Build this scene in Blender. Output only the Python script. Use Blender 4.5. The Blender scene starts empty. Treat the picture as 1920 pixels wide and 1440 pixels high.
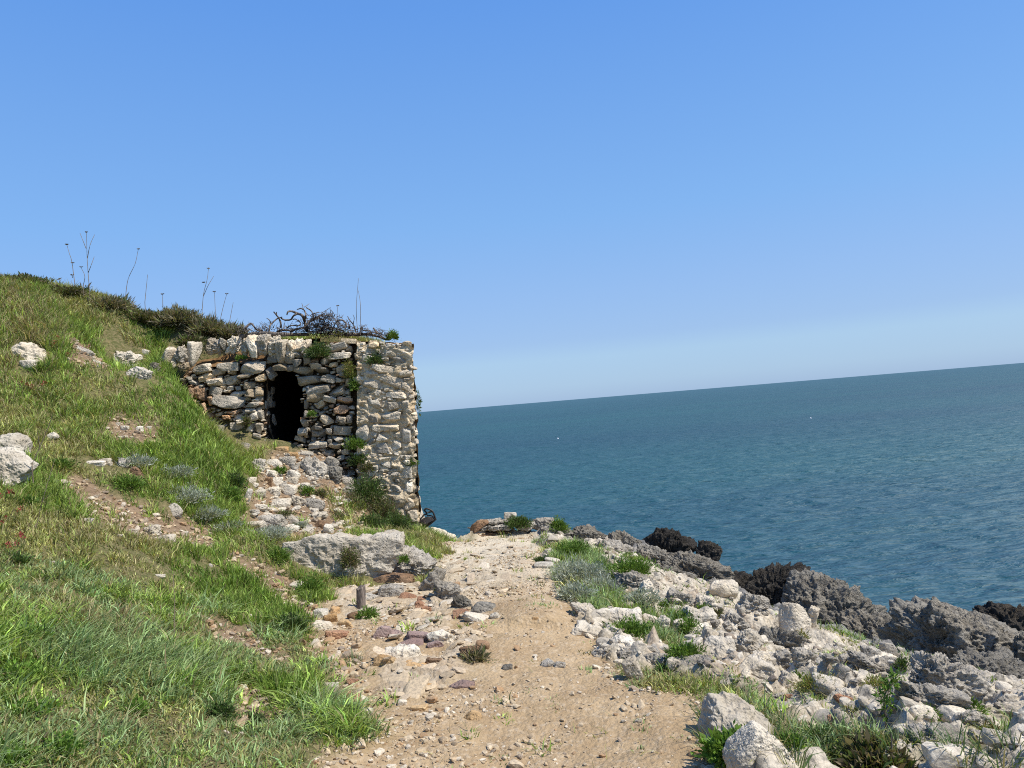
import bpy, bmesh, math
import numpy as np
from mathutils import Matrix, Vector
R = math.radians
rng = np.random.default_rng(7)
S = bpy.context.scene
COL = S.collection

# ------------------------------------------------------------------ noise
def _h(ix, iy, iz, seed):
    with np.errstate(over='ignore'):
        h = (ix.astype(np.uint32) * np.uint32(374761393) + iy.astype(np.uint32) * np.uint32(668265263)
             + iz.astype(np.uint32) * np.uint32(2147483647) + np.uint32((seed * 974711 + 12345) & 0xffffffff))
        h = (h ^ (h >> np.uint32(13))) * np.uint32(1274126177)
        h = (h ^ (h >> np.uint32(15))) * np.uint32(2246822519)
        h = h ^ (h >> np.uint32(16))
    return h
def _hf(ix, iy, iz, seed):
    return _h(ix, iy, iz, seed).astype(np.float64) / 4294967295.0
def vnoise(p, seed=0):
    p = np.asarray(p, float)
    i = np.floor(p).astype(np.int64); f = p - i
    u = f * f * f * (f * (f * 6 - 15) + 10)
    r = 0
    for dx in (0, 1):
        wx = u[:, 0] if dx else 1 - u[:, 0]
        for dy in (0, 1):
            wy = u[:, 1] if dy else 1 - u[:, 1]
            for dz in (0, 1):
                wz = u[:, 2] if dz else 1 - u[:, 2]
                r = r + wx * wy * wz * _hf(i[:, 0] + dx, i[:, 1] + dy, i[:, 2] + dz, seed)
    return r * 2 - 1
def fbm(p, octv=4, seed=0, gain=.5, lac=2.03):
    p = np.asarray(p, float); a = 1.; t = 0; n = 0
    for k in range(octv):
        t = t + a * vnoise(p, seed + k * 17); n += a
        a *= gain; p = p * lac + 5.3
    return t / n
def ridged(p, octv=4, seed=0):
    p = np.asarray(p, float); a = 1.; t = 0; n = 0
    for k in range(octv):
        t = t + a * (1 - 2 * np.abs(vnoise(p, seed + k * 29))); n += a
        a *= .5; p = p * 2.1 + 3.7
    return t / n
def worley(p, seed=0):
    p = np.asarray(p, float); i = np.floor(p).astype(np.int64)
    best = np.full(len(p), 9.)
    for dx in (-1, 0, 1):
        for dy in (-1, 0, 1):
            for dz in (-1, 0, 1):
                c = i + np.array([dx, dy, dz])
                q = np.stack([c[:, 0] + _hf(c[:, 0], c[:, 1], c[:, 2], seed), c[:, 1] + _hf(c[:, 0], c[:, 1], c[:, 2], seed + 1),
                              c[:, 2] + _hf(c[:, 0], c[:, 1], c[:, 2], seed + 2)], 1)
                best = np.minimum(best, ((q - p) ** 2).sum(1))
    return np.sqrt(best)
def sstep(a, b, x):
    t = np.clip((x - a) / (b - a), 0, 1); return t * t * (3 - 2 * t)
def xyz(x, y, z=0):
    return np.stack([np.ravel(x), np.ravel(y), np.zeros(np.size(x)) + z], 1)

# ------------------------------------------------------------------ camera
F = 1387.0; ROLL = -4.67; PITCH = 1.58
CAM = np.array([0, 0, 1.6])
Mc = np.array((Matrix.Rotation(R(90 + PITCH), 3, 'X') @ Matrix.Rotation(R(ROLL), 3, 'Z')))
cam = bpy.data.cameras.new('camera'); co = bpy.data.objects.new('camera', cam); COL.objects.link(co)
co.matrix_world = Matrix.Translation(CAM) @ Matrix(Mc.tolist()).to_4x4()
cam.sensor_width = 36; cam.lens = F / 1920 * 36; cam.clip_start = .05; cam.clip_end = 60000
S.camera = co
S.render.engine = 'CYCLES'; S.cycles.use_denoising = False; S.cycles.filter_width = 1.05; S.cycles.sample_clamp_direct = 3.0; S.cycles.sample_clamp_indirect = 3.0
def ray(px, py):
    a = (np.asarray(px, float) - 960) / F; b = -(np.asarray(py, float) - 720) / F
    d = np.stack([a, b, -np.ones_like(a)], -1)
    return d @ Mc.T
def at(px, py, Y):
    d = ray(px, py)
    return CAM + d * (np.asarray(Y, float) / d[..., 1])[..., None]
def proj(P):
    q = (np.asarray(P) - CAM) @ Mc
    return np.stack([960 + F * q[..., 0] / -q[..., 2], 720 - F * q[..., 1] / -q[..., 2]], -1)

# ------------------------------------------------------------------ mesh helpers
def new_mesh(name, V, faces, smooth=True, col=None, mats=()):
    me = bpy.data.meshes.new(name)
    V = np.asarray(V, np.float32)
    me.vertices.add(len(V)); me.vertices.foreach_set('co', V.ravel())
    faces = [np.asarray(f, np.int32) for f in faces if len(f)]
    idx = np.concatenate([f.ravel() for f in faces])
    tot = np.concatenate([np.full(len(f), f.shape[1], np.int32) for f in faces])
    st = np.concatenate([[0], np.cumsum(tot)[:-1]]).astype(np.int32)
    me.loops.add(len(idx)); me.loops.foreach_set('vertex_index', idx)
    me.polygons.add(len(tot)); me.polygons.foreach_set('loop_start', st)
    me.polygons.foreach_set('use_smooth', np.full(len(tot), smooth, bool))
    if col is not None:
        c = np.ones((len(V), 4), np.float32); c[:, :3] = col
        me.attributes.new('col', 'FLOAT_COLOR', 'POINT').data.foreach_set('color', c.ravel())
    me.update(calc_edges=True)
    for m in mats: me.materials.append(m)
    return me
def obj(name, me, parent=None, loc=None):
    o = bpy.data.objects.new(name, me); COL.objects.link(o)
    if parent: o.parent = parent
    if loc is not None: o.location = loc
    return o
def tag(o, label=None, cat=None, group=None, kind=None):
    if label: o['label'] = label
    if cat: o['category'] = cat
    if group: o['group'] = group
    if kind: o['kind'] = kind
    return o
def thing(name, label, cat, loc, group=None):
    o = bpy.data.objects.new(name, None); COL.objects.link(o); o.location = loc
    o.empty_display_size = .1
    return tag(o, label, cat, group)
class Acc:                      # collects pieces that belong to one mesh
    def __init__(s): s.V = []; s.F3 = []; s.F4 = []; s.C = []; s.n = 0
    def add(s, V, F, col=None):
        V = np.asarray(V, float); F = np.asarray(F, np.int64)
        (s.F3 if F.shape[1] == 3 else s.F4).append(F + s.n)
        s.V.append(V); s.n += len(V)
        c = np.ones((len(V), 3)); c[:] = (.5, .5, .5) if col is None else col
        s.C.append(c)
    def mesh(s, name, mat, off=None, smooth=True):
        V = np.concatenate(s.V)
        if off is not None: V = V - np.asarray(off)
        fs = []
        if s.F3: fs.append(np.concatenate(s.F3))
        if s.F4: fs.append(np.concatenate(s.F4))
        return new_mesh(name, V, fs, smooth, np.concatenate(s.C), [mat])
_ico = {}
def ico(sub):
    if sub not in _ico:
        bm = bmesh.new(); bmesh.ops.create_icosphere(bm, subdivisions=sub, radius=1)
        v = np.array([x.co[:] for x in bm.verts]); f = np.array([[q.index for q in x.verts] for x in bm.faces]); bm.free()
        _ico[sub] = (v / np.linalg.norm(v, axis=1)[:, None], f)
    return _ico[sub]
def rotm(ax, deg): return np.array(Matrix.Rotation(R(deg), 3, ax))
def rock_verts(seed, dims, sub=4, style='angular', sharp=14):
    """angular limestone lump: a sphere cut by random planes, then roughened; fitted to dims (metres)"""
    r = np.random.default_rng(seed)
    D, Fc = ico(sub)
    n = r.normal(size=(r.integers(9, 15), 3)); n /= np.linalg.norm(n, axis=1)[:, None]
    n = np.concatenate([n, [[0, 0, 1], [0, -1, 0], [1, 0, 0], [-1, 0, 0], [0, 0, -1]]])
    h = r.uniform(.5, .95, len(n))
    dp = np.maximum(D @ n.T, .02)
    rr = ((h / dp) ** (-sharp)).sum(1) ** (-1. / sharp)
    o = r.uniform(0, 90, 3)
    if style == 'karst':
        rr = rr * (1 + .10 * fbm(D * 2.2 + o, 3, seed) + .10 * ridged(D * 5 + o, 3, seed + 3))
        w = worley(D * 5.5 + o + .25 * np.stack([vnoise(D * 9 + o, 4)] * 3, 1), seed)
        rr -= .11 * np.clip(1 - w / .55, 0, 1) ** 1.2
        if sub >= 5:
            w = worley(D * 13 + o, seed + 9); rr -= .045 * np.clip(1 - w / .5, 0, 1)
        if sub >= 6:
            w = worley(D * 27 + o, seed + 19); rr -= .022 * np.clip(1 - w / .5, 0, 1)
            rr += .018 * ridged(D * 30 + o, 2, seed + 5)
    elif style in ('slab', 'block'):
        rr = rr * (1 + .05 * fbm(D * 2.5 + o, 4, seed) + .03 * ridged(D * 7 + o, 3, seed))
    else:
        rr = rr * (1 + .09 * fbm(D * 2.4 + o, 4, seed) + .035 * ridged(D * 7 + o, 3, seed + 2))
        if sub >= 5: rr += .02 * ridged(D * 18 + o, 2, seed + 4)
    V = D * rr[:, None]
    lo, hi = V.min(0), V.max(0)
    V = (V - (lo + hi) / 2) / (hi - lo) * np.asarray(dims)
    if style == 'block':
        s = float(np.mean(dims)); q = V + o
        e = s * .085 * ridged(q / (.55 * s), 3, seed + 40) + .03 * ridged(q / .12, 3, seed + 41) - .02 * np.clip(1 - worley(q / .10, seed + 42) / .5, 0, 1) + .006 * ridged(q / .03, 2, seed + 44)
        V = V + D * e[:, None]
    if style == 'karst' and sub >= 5:
        s = float(np.mean(dims)); dn = D / np.linalg.norm(D / np.asarray(dims), axis=1)[:, None] / np.asarray(dims)
        dn = D * .6 + .4 * dn / np.linalg.norm(dn, axis=1)[:, None]
        q = V + o
        rg = ridged(q * [1, 1, .8] / (.36 * s), 3, seed + 40)
        e = s * (.12 * np.sign(rg) * np.abs(rg) ** .9 + .06 * ridged(q / (.13 * s), 3, seed + 41))
        if sub >= 6:
            e -= .065 * np.clip(1 - worley(q / .11, seed + 42) / .6, 0, 1) ** 1.2
            e += .024 * ridged(q / .065, 2, seed + 43)
        V = V + D * e[:, None]
        lo, hi = V.min(0), V.max(0)
        V = (V - (lo + hi) / 2) / (hi - lo) * np.asarray(dims)
    return V, Fc
def tube(pts, rad, sides=6, jitter=0, seed=0):
    pts = np.asarray(pts, float); n = len(pts); rad = np.zeros(n) + rad
    t = np.gradient(pts, axis=0); t /= np.linalg.norm(t, axis=1)[:, None] + 1e-9
    up = np.where(np.abs(t[:, 2:3]) > .9, [[1., 0, 0]], [[0, 0, 1.]])
    a = np.cross(t, up); a /= np.linalg.norm(a, axis=1)[:, None]; b = np.cross(t, a)
    th = np.linspace(0, 2 * math.pi, sides, endpoint=False)
    rr = rad[:, None] * np.ones(sides)
    if jitter: rr = rr * (1 + jitter * np.random.default_rng(seed).uniform(-1, 1, rr.shape))
    V = pts[:, None] + rr[..., None] * (np.cos(th)[None, :, None] * a[:, None] + np.sin(th)[None, :, None] * b[:, None])
    V = V.reshape(-1, 3)
    i = np.arange(n - 1)[:, None] * sides; j = np.arange(sides)[None]; j2 = (j + 1) % sides
    Fq = np.stack([i + j, i + j2, i + sides + j2, i + sides + j], -1).reshape(-1, 4)
    V = np.concatenate([V, pts[:1], pts[-1:]])
    c0 = n * sides
    j = np.arange(sides); j2 = (j + 1) % sides
    Fq = np.concatenate([Fq, np.stack([j2, j, np.full(sides, c0), np.full(sides, c0)], 1)[:, [0, 1, 2, 2]] * 0 + np.stack([j2, j, np.full(sides, c0), j2], 1)[:, :4]]) if False else Fq
    return V[:c0], Fq
def smooth_line(pts, k=4):
    pts = np.asarray(pts, float)
    if len(pts) < 3: return np.linspace(pts[0], pts[-1], k + 1)
    P = np.concatenate([[2 * pts[0] - pts[1]], pts, [2 * pts[-1] - pts[-2]]]); out = []
    for i in range(1, len(P) - 2):
        for u in np.linspace(0, 1, k, endpoint=False):
            p0, p1, p2, p3 = P[i - 1:i + 3]
            out.append(.5 * (2 * p1 + (p2 - p0) * u + (2 * p0 - 5 * p1 + 4 * p2 - p3) * u * u + (3 * p1 - p0 - 3 * p2 + p3) * u ** 3))
    return np.array(out + [pts[-1]])
def inpoly(x, y, poly):
    x = np.asarray(x); y = np.asarray(y); c = np.zeros(x.shape, bool); n = len(poly)
    for i in range(n):
        x0, y0 = poly[i]; x1, y1 = poly[(i + 1) % n]
        if y0 == y1: continue
        k = ((y0 > y) != (y1 > y)) & (x < (x1 - x0) * (y - y0) / (y1 - y0) + x0)
        c ^= k
    return c
def polydist(x, y, pl, closed=False):
    d = np.full(np.shape(x), 1e9); n = len(pl)
    for i in range(n if closed else n - 1):
        x0, y0 = pl[i]; x1, y1 = pl[(i + 1) % n]
        dx, dy = x1 - x0, y1 - y0
        t = np.clip(((x - x0) * dx + (y - y0) * dy) / (dx * dx + dy * dy + 1e-12), 0, 1)
        d = np.minimum(d, np.hypot(x - x0 - t * dx, y - y0 - t * dy))
    return d
# ------------------------------------------------------------------ materials
def nt(name):
    m = bpy.data.materials.new(name); m.use_nodes = True; t = m.node_tree; t.nodes.clear()
    return m, t
class N:
    def __init__(s, t): s.t = t
    def __call__(s, kind, **kw):
        n = s.t.nodes.new(kind)
        for k, v in kw.items():
            if k.startswith('i_'):
                key = k[2:]; key = int(key) if key.isdigit() else key.replace('_', ' ')
                if hasattr(v, 'is_output'): s.t.links.new(v, n.inputs[key])
                else: n.inputs[key].default_value = v
            else: setattr(n, k, v)
        return n
def ramp(n, fac, stops, interp='LINEAR'):
    r = n('ShaderNodeValToRGB', i_Fac=fac); e = r.color_ramp.elements; r.color_ramp.interpolation = interp
    while len(e) < len(stops): e.new(.5)
    for k, (p, c) in enumerate(stops):
        e[k].position = p; e[k].color = (*c, 1) if len(c) == 3 else c
    return r.outputs[0]
def g(v): return (v, v, v)
def mix(n, fac, a, b, mode='MIX'):
    m = n('ShaderNodeMix', data_type='RGBA', blend_type=mode)
    for k, v in ((0, fac), (6, a), (7, b)):
        if hasattr(v, 'is_output'): n.t.links.new(v, m.inputs[k])
        elif k == 0: m.inputs[0].default_value = v
        else: m.inputs[k].default_value = (*v, 1) if len(v) == 3 else v
    return m.outputs[2]
def math_(n, op, a, b=0, c=0):
    m = n('ShaderNodeMath', operation=op)
    for k, v in enumerate((a, b, c)):
        if hasattr(v, 'is_output'): n.t.links.new(v, m.inputs[k])
        else: m.inputs[k].default_value = v
    return m.outputs[0]
def noise(n, vec, scale, detail=4, rough=.55, dist=0):
    return n('ShaderNodeTexNoise', i_Vector=vec, i_Scale=scale, i_Detail=detail, i_Roughness=rough, i_Distortion=dist).outputs['Fac']
def rock_mat(name, light, mid, dark, lichen=.45, ochre=None, vcol=False, bump=1., scale=1.):
    m, t = nt(name); n = N(t)
    tc = n('ShaderNodeTexCoord'); oi = n('ShaderNodeObjectInfo')
    off = math_(n, 'MULTIPLY', oi.outputs['Random'], 57.)
    v = n('ShaderNodeVectorMath', operation='ADD', i_0=tc.outputs['Object'], i_1=off).outputs[0]
    a = noise(n, v, 5 * scale, 5, .6); b = noise(n, v, 17 * scale, 8, .7, .5); c = noise(n, v, 2.2 * scale, 3)
    col = mix(n, ramp(n, a, [(.35, g(0)), (.62, g(1))]), mid, light)
    col = mix(n, ramp(n, c, [(.45, g(0)), (.75, g(.55))]), col, ochre or mid)
    vo = n('ShaderNodeTexVoronoi', i_Vector=v, i_Scale=38 * scale).outputs['Distance']
    pit = ramp(n, vo, [(.1, g(1)), (.38, g(0))])
    lf = math_(n, 'MULTIPLY', ramp(n, b, [(.60 - .3 * lichen, g(0)), (.74 - .25 * lichen, g(1))]), .75)
    col = mix(n, lf, col, dark)
    br = math_(n, 'MULTIPLY_ADD', oi.outputs['Random'], .35, .8)
    col = mix(n, 1., col, n('ShaderNodeCombineColor', i_0=br, i_1=br, i_2=br).outputs[0], 'MULTIPLY')
    if vcol:
        at_ = n('ShaderNodeAttribute', attribute_name='col').outputs['Color']
        col = mix(n, 1., col, mix(n, 1., at_, (2, 2, 2), 'MULTIPLY'), 'MULTIPLY')
    hgt = math_(n, 'ADD', math_(n, 'MULTIPLY', noise(n, v, 30 * scale, 8, .7), 1.), math_(n, 'MULTIPLY', pit, -.35))
    hgt = math_(n, 'ADD', hgt, math_(n, 'MULTIPLY', noise(n, v, 9 * scale, 4, .6), 1.6))
    bp = n('ShaderNodeBump', i_Strength=min(1, .75 * bump), i_Distance=.034 * bump, i_Height=hgt)
    p = n('ShaderNodeBsdfPrincipled', i_Base_Color=col, i_Roughness=.93, i_Normal=bp.outputs[0])
    p.inputs['Specular IOR Level'].default_value = .15
    o = n('ShaderNodeOutputMaterial', i_Surface=p.outputs[0])
    return m
M = {}
M['white'] = rock_mat('white_limestone', (.70, .625, .50), (.49, .425, .325), (.16, .145, .12), .20, (.56, .44, .28))
M['stone'] = rock_mat('wall_limestone', (.78, .71, .59), (.54, .48, .385), (.17, .155, .13), .26, (.50, .36, .21), vcol=True)
M['pale'] = rock_mat('pale_karst', (.58, .52, .425), (.40, .355, .285), (.13, .12, .10), .28, (.42, .35, .25), bump=1.3)
M['grey'] = rock_mat('grey_karst', (.385, .35, .285), (.24, .215, .172), (.072, .065, .053), .38, (.30, .24, .16), bump=1.5)
M['black'] = rock_mat('dark_shore_rock', (.085, .075, .062), (.045, .041, .036), (.018, .017, .016), .5, (.09, .07, .045), bump=1.6)
M['brick'] = rock_mat('brick_clay', (.47, .25, .14), (.36, .18, .10), (.26, .17, .12), .3, (.52, .34, .2), scale=2)
M['ochre'] = rock_mat('ochre_stone', (.58, .41, .22), (.47, .28, .12), (.25, .17, .1), .2, (.60, .34, .14))
M['maroon'] = rock_mat('maroon_sandstone', (.38, .275, .235), (.27, .175, .15), (.17, .13, .115), .3, (.40, .29, .21))
M['brown'] = rock_mat('brown_stone', (.30, .19, .11), (.20, .115, .065), (.07, .05, .035), .4, (.33, .2, .1))

def leaf_mat(name, transl=.35, rough=.6):
    m, t = nt(name); n = N(t)
    c = n('ShaderNodeAttribute', attribute_name='col').outputs['Color']
    p = n('ShaderNodeBsdfPrincipled', i_Base_Color=c, i_Roughness=rough); p.inputs['Specular IOR Level'].default_value = .25
    tr = n('ShaderNodeBsdfTranslucent', i_Color=mix(n, 1., c, (1.25, 1.15, .6), 'MULTIPLY'))
    ms = n('ShaderNodeMixShader', i_0=transl, i_1=p.outputs[0], i_2=tr.outputs[0])
    n('ShaderNodeOutputMaterial', i_Surface=ms.outputs[0]); return m
M['grass'] = leaf_mat('grass_blades', .35, .5)
M['leaf'] = leaf_mat('leaves', .3, .55)
M['twig'] = None
def wood_mat(name, a, b, scale=18):
    m, t = nt(name); n = N(t); tc = n('ShaderNodeTexCoord')
    mp = n('ShaderNodeMapping', i_Vector=tc.outputs['Object'], i_Scale=(1, 1, .25))
    f = noise(n, mp.outputs[0], scale * 3, 6, .65)
    col = mix(n, ramp(n, f, [(.35, g(0)), (.65, g(1))]), a, b)
    bp = n('ShaderNodeBump', i_Strength=.8, i_Distance=.008, i_Height=f)
    p = n('ShaderNodeBsdfPrincipled', i_Base_Color=col, i_Roughness=.9, i_Normal=bp.outputs[0])
    p.inputs['Specular IOR Level'].default_value = .15
    n('ShaderNodeOutputMaterial', i_Surface=p.outputs[0]); return m
M['dead'] = wood_mat('dead_wood', (.06, .05, .042), (.25, .205, .165))
M['post'] = wood_mat('weathered_post', (.07, .055, .045), (.26, .21, .17))
M['twig'] = wood_mat('dry_twigs', (.16, .12, .08), (.30, .24, .17))
# ------------------------------------------------------------------ terrain
SEA = -3.0
CP = [  # pixel x, pixel y, metres ahead
 (0,1440,2.6),(0,1200,3.6),(0,1000,5.0),(0,900,6.0),(0,800,7.0),(0,700,7.8),(0,600,8.6),(0,538,9.5),
 (200,1440,2.8),(200,1200,4.0),(200,1000,5.6),(200,850,7.4),(150,640,9.0),(120,558,9.8),(200,700,8.7),
 (300,1440,2.9),(300,1200,4.3),(300,1000,6.5),(300,900,7.3),(250,580,10.4),(250,700,9.0),(250,780,8.3),
 (500,1440,3.1),(500,1200,4.9),(600,1200,5.2),(400,1100,5.8),(450,1000,7.1),(550,1080,6.8),(600,1320,4.0),
 (700,1440,3.3),(300,715,9.0),(350,768,8.75),(400,835,8.5),(450,905,8.2),(462,960,7.9),(400,1010,7.1),(380,900,7.8),
 (300,650,9.7),(340,610,10.5),(420,640,10.6),
 (1000,1440,3.3),(850,1400,3.5),(850,1300,4.2),(700,1300,4.2),(700,1200,5.2),(900,1300,4.15),(1050,1250,4.6),(900,1180,5.3),(1000,1180,5.25),
 (1000,1100,6.6),(950,1050,7.9),(950,1010,9.8),(860,1020,9.6),(1050,1040,8.6),(1100,1150,5.8),(850,1100,6.9),(760,1120,6.6),(680,1140,6.2),(640,1095,7.0),(750,1092,7.15),
 (820,1008,10.6),(900,1003,11.0),(1000,998,11.2),(1100,1012,11.3),(1200,1035,11.0),(1300,1090,10.2),(1400,1125,9.3),(1500,1175,8.3),(1600,1215,7.7),(1680,1225,7.3),(1800,1265,6.7),(1920,1300,6.2),
 (1200,1080,7.7),(1300,1150,6.4),(1400,1200,5.8),(1500,1200,6.1),(1200,1200,5.3),(1300,1300,4.0),(1400,1300,4.1),(1500,1300,4.15),(1600,1300,4.2),(1700,1300,4.35),(1850,1320,4.0),
 (1400,1440,3.1),(1650,1440,3.0),(1900,1440,2.9),(1900,1390,3.3),
 (530,845,9.85),(480,885,9.2),(600,850,9.95),(650,900,9.85),(700,950,9.75),(785,1003,9.9),(620,960,8.9),(560,950,8.8),(500,945,8.7),(700,1000,8.4),(560,1015,7.9),(640,1010,8.1),(800,1040,8.4),(740,1030,8.0),
]
A = np.array(CP, float)
W = at(A[:, 0], A[:, 1], A[:, 2])
EX = np.array([  # world points outside the picture
 (0,0,0),(0,1.8,0),(1.5,0,0),(-1.2,0.5,.35),(-2.5,1,1.0),(-4,2,1.75),(-5.5,3.5,2.3),(-7,5,2.9),(-8,8,3.7),(-9,11,4.2),(-14,6,4.9),(-14,14,5),(-20,0,5.5),(-6,-6,2.4),(0,-6,.1),(3,-4,0),(2.6,1,-.05),(4,2,-.4),(5,0,-.7),
 (-4.4,9.9,1.75),(-3.9,9.9,1.5),(-3.7,9.4,1.45),(-6,12,3.5),(-20,20,5.5),(-30,-20,6),(-4,-12,1.5),(8,-12,-.8),(4.6,4.5,-1.0),(-5,10.6,2.95),(-5.2,9.6,2.75),
 (-4.75,9.6,2.2)])
W = np.concatenate([W, EX])
def kern(d): return np.sqrt(d * d + .09)
dd = np.hypot(W[:, None, 0] - W[None, :, 0], W[:, None, 1] - W[None, :, 1])
n_ = len(W); P_ = np.concatenate([np.ones((n_, 1)), W[:, :2]], 1)
Am = np.zeros((n_ + 3, n_ + 3)); Am[:n_, :n_] = kern(dd) - 1e-9 * np.eye(n_); Am[:n_, :n_] -= .012 * np.eye(n_)
Am[:n_, n_:] = P_; Am[n_:, :n_] = P_.T
sol = np.linalg.solve(Am, np.concatenate([W[:, 2], np.zeros(3)]))
def z_rbf(x, y):
    x = np.ravel(x); y = np.ravel(y); out = np.empty(len(x))
    for s in range(0, len(x), 20000):
        e = slice(s, s + 20000)
        d = np.hypot(x[e, None] - W[None, :, 0], y[e, None] - W[None, :, 1])
        out[e] = kern(d) @ sol[:n_] + sol[n_] + x[e] * sol[n_ + 1] + y[e] * sol[n_ + 2]
    return out
crest_px = [(822,1006,10.6),(900,1003,11.05),(1000,996,11.3),(1100,1000,11.5),(1200,1012,11.2),(1300,1062,10.4),(1400,1098,9.5),(1500,1135,8.5),(1600,1178,7.9),(1680,1185,7.5),(1800,1198,6.9),(1920,1232,6.4)]
crest = [(-30, 15.), (-12, 13.6), (-3.2, 13.2), (-2.2, 12.3), (-1.72, 11.0)] + [tuple(at(*c)[:2]) for c in crest_px] + [(5.6, 5.0), (6.6, 2), (8, -3), (10, -10), (12, -30)]
land = crest + [(-40, -30)]
# regions of the ground, outlined in the photograph and carried onto the ground
def hit_rbf(pxy):
    pxy = np.asarray(pxy, float); out = []
    d = ray(pxy[:, 0], pxy[:, 1]); t = np.arange(1.2, 22, .05)
    for k in range(len(d)):
        q = CAM + d[k][None] * (t / d[k][1])[:, None]
        below = q[:, 2] < z_rbf(q[:, 0], q[:, 1])
        out.append(q[np.argmax(below)] if below.any() else q[-1])
    return np.array(out)
def reg(pxy): return [tuple(p[:2]) for p in hit_rbf(pxy)]
PATH = reg([(620,1439),(700,1390),(670,1340),(650,1290),(640,1240),(600,1190),(590,1150),(640,1110),(720,1098),(830,1090),(835,1050),(830,1018),(900,1006),(1000,1002),(1020,1040),(1030,1080),(1060,1130),(1090,1160),(1120,1200),(1130,1250),(1160,1290),(1290,1315),(1325,1360),(1310,1400),(1330,1439)])
PATH = [(.9, -8), (-.5, -8), (-.5, 1.5)] + PATH[:-1] + [PATH[-1], (.9, 1.5)]
SOIL = [reg(p) for p in (
 [(90,905),(150,890),(230,935),(300,970),(400,985),(440,1005),(420,1030),(330,1025),(250,1005),(190,975),(130,935)],
 [(430,1030),(520,1068),(570,1110),(585,1150),(560,1140),(500,1105),(440,1060)],
 [(385,1150),(450,1160),(520,1205),(570,1245),(540,1250),(470,1210),(400,1185)],
 [(430,1290),(470,1278),(530,1325),(500,1370),(450,1360)],
 [(190,780),(290,790),(300,830),(220,835)],
 [(570,1180),(640,1190),(690,1300),(660,1330),(600,1260)],
 [(120,640),(180,650),(200,690),(140,680)])]
GULLY = reg([(462,960),(452,900),(490,868),(530,846),(570,846),(640,870),(680,900),(780,995),(740,1010),(650,1008),(560,1012),(470,1000)])
RGRASS = [reg(p) for p in (
 [(1170,1255),(1250,1258),(1330,1290),(1420,1305),(1480,1345),(1560,1385),(1700,1405),(1800,1395),(1919,1370),(1919,1439),(1480,1439),(1420,1400),(1340,1330),(1250,1312),(1180,1290)],
 [(1320,1395),(1400,1395),(1440,1439),(1325,1439)],
 [(1140,1165),(1200,1150),(1290,1180),(1310,1240),(1260,1230),(1180,1200)],
 [(1030,1040),(1080,1020),(1130,1060),(1180,1130),(1130,1150),(1060,1120)])]
RGRASS[0] = RGRASS[0] + []
LEFTEDGE = [p for p in PATH]
def spacing(lo, a, b, hi, d):
    f = list(np.arange(a, b, d)); x = a; s = d; L = []
    while x > lo: s *= 1.22; x -= s; L.append(x)
    x = f[-1]; s = d; Rr = []
    while x < hi: s *= 1.22; x += s; Rr.append(x)
    return np.array(L[::-1] + f + Rr)
gx = spacing(-32, -7.4, 5.2, 14, .0225); gy = spacing(-25, 2.1, 12.4, 18, .0225)
GX, GY = np.meshgrid(gx, gy); X = GX.ravel(); Y = GY.ravel()
jit = (_hf((X * 1000).astype(np.int64), (Y * 1000).astype(np.int64), np.zeros(len(X), np.int64), 5) - .5) * .01
Z = z_rbf(X, Y)
onland = inpoly(X, Y, land); dco = polydist(X, Y, crest); dsea = np.where(onland, -dco, dco)
# masks
def soft(poly, w): 
    d = polydist(X, Y, poly, True); return sstep(w, -w, np.where(inpoly(X, Y, poly), -d, d))
n1 = fbm(xyz(X * 2.2, Y * 2.2), 4, 11); n2 = fbm(xyz(X * 8, Y * 8), 3, 12)
wob = .16 * n1 + .07 * n2
def softn(poly, w):
    d = polydist(X, Y, poly, True); d = np.where(inpoly(X, Y, poly), -d, d); return sstep(w, -w, d + wob)
m_path = softn(PATH, .10)
m_soil = np.max([softn(p, .10) for p in SOIL], 0)
m_gully = softn(GULLY, .10)
m_rg = np.max([softn(p, .12) for p in RGRASS], 0)
px_ = np.interp(Y, [-8, 1.5, 3.3, 4.2, 5.3, 7, 9.8, 11], [.2, .2, .3, .15, .1, .05, -.2, -.5])
right = sstep(-.1, .1, X - px_)
m_rock = right * (1 - m_path) * (1 - m_rg * .92)
m_rock = np.maximum(m_rock, sstep(-.25, .1, dsea) * (X > -2.2))
# relief
rel_path = .022 * fbm(xyz(X * 1.6, Y * 1.6), 3, 21) + .014 * fbm(xyz(X * 7, Y * 7), 4, 22) + .008 * ridged(xyz(X * 16, Y * 20), 2, 24) - .02 * sstep(.3, .7, fbm(xyz(X * 1.1, Y * 1.1), 2, 23))
wx = X + .12 * n1; wy = Y + .12 * fbm(xyz(X * 2.2, Y * 2.2), 3, 15)
rel_rock = .10 * ridged(xyz(wx * 1.5, wy * 1.5, 0), 3, 31) + .11 * ridged(xyz(wx * 4., wy * 4.), 3, 32) + .03 * ridged(xyz(wx * 13, wy * 13), 2, 34) - .07 * np.clip(1 - worley(xyz(wx * 4.2, wy * 4.2), 35) / .5, 0, 1) - .03 * np.clip(1 - worley(xyz(wx * 11, wy * 11), 36) / .55, 0, 1)
rel_hill = .07 * fbm(xyz(X * .9, Y * .9), 3, 41) + .035 * fbm(xyz(X * 3.2, Y * 3.2), 3, 42) + .012 * fbm(xyz(X * 12, Y * 12), 2, 43)
rel = rel_hill * (1 - m_rock) + rel_rock * m_rock; rel = rel * (1 - m_path) + rel_path * m_path
BED = [reg([(625,1105),(720,1100),(840,1095),(905,1150),(930,1175),(880,1215),(900,1290),(800,1310),(740,1300),(690,1240),(640,1180)]), reg([(832,1020),(900,1008),(1000,1004),(1025,1050),(1050,1110),(960,1125),(860,1108)])]
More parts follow.
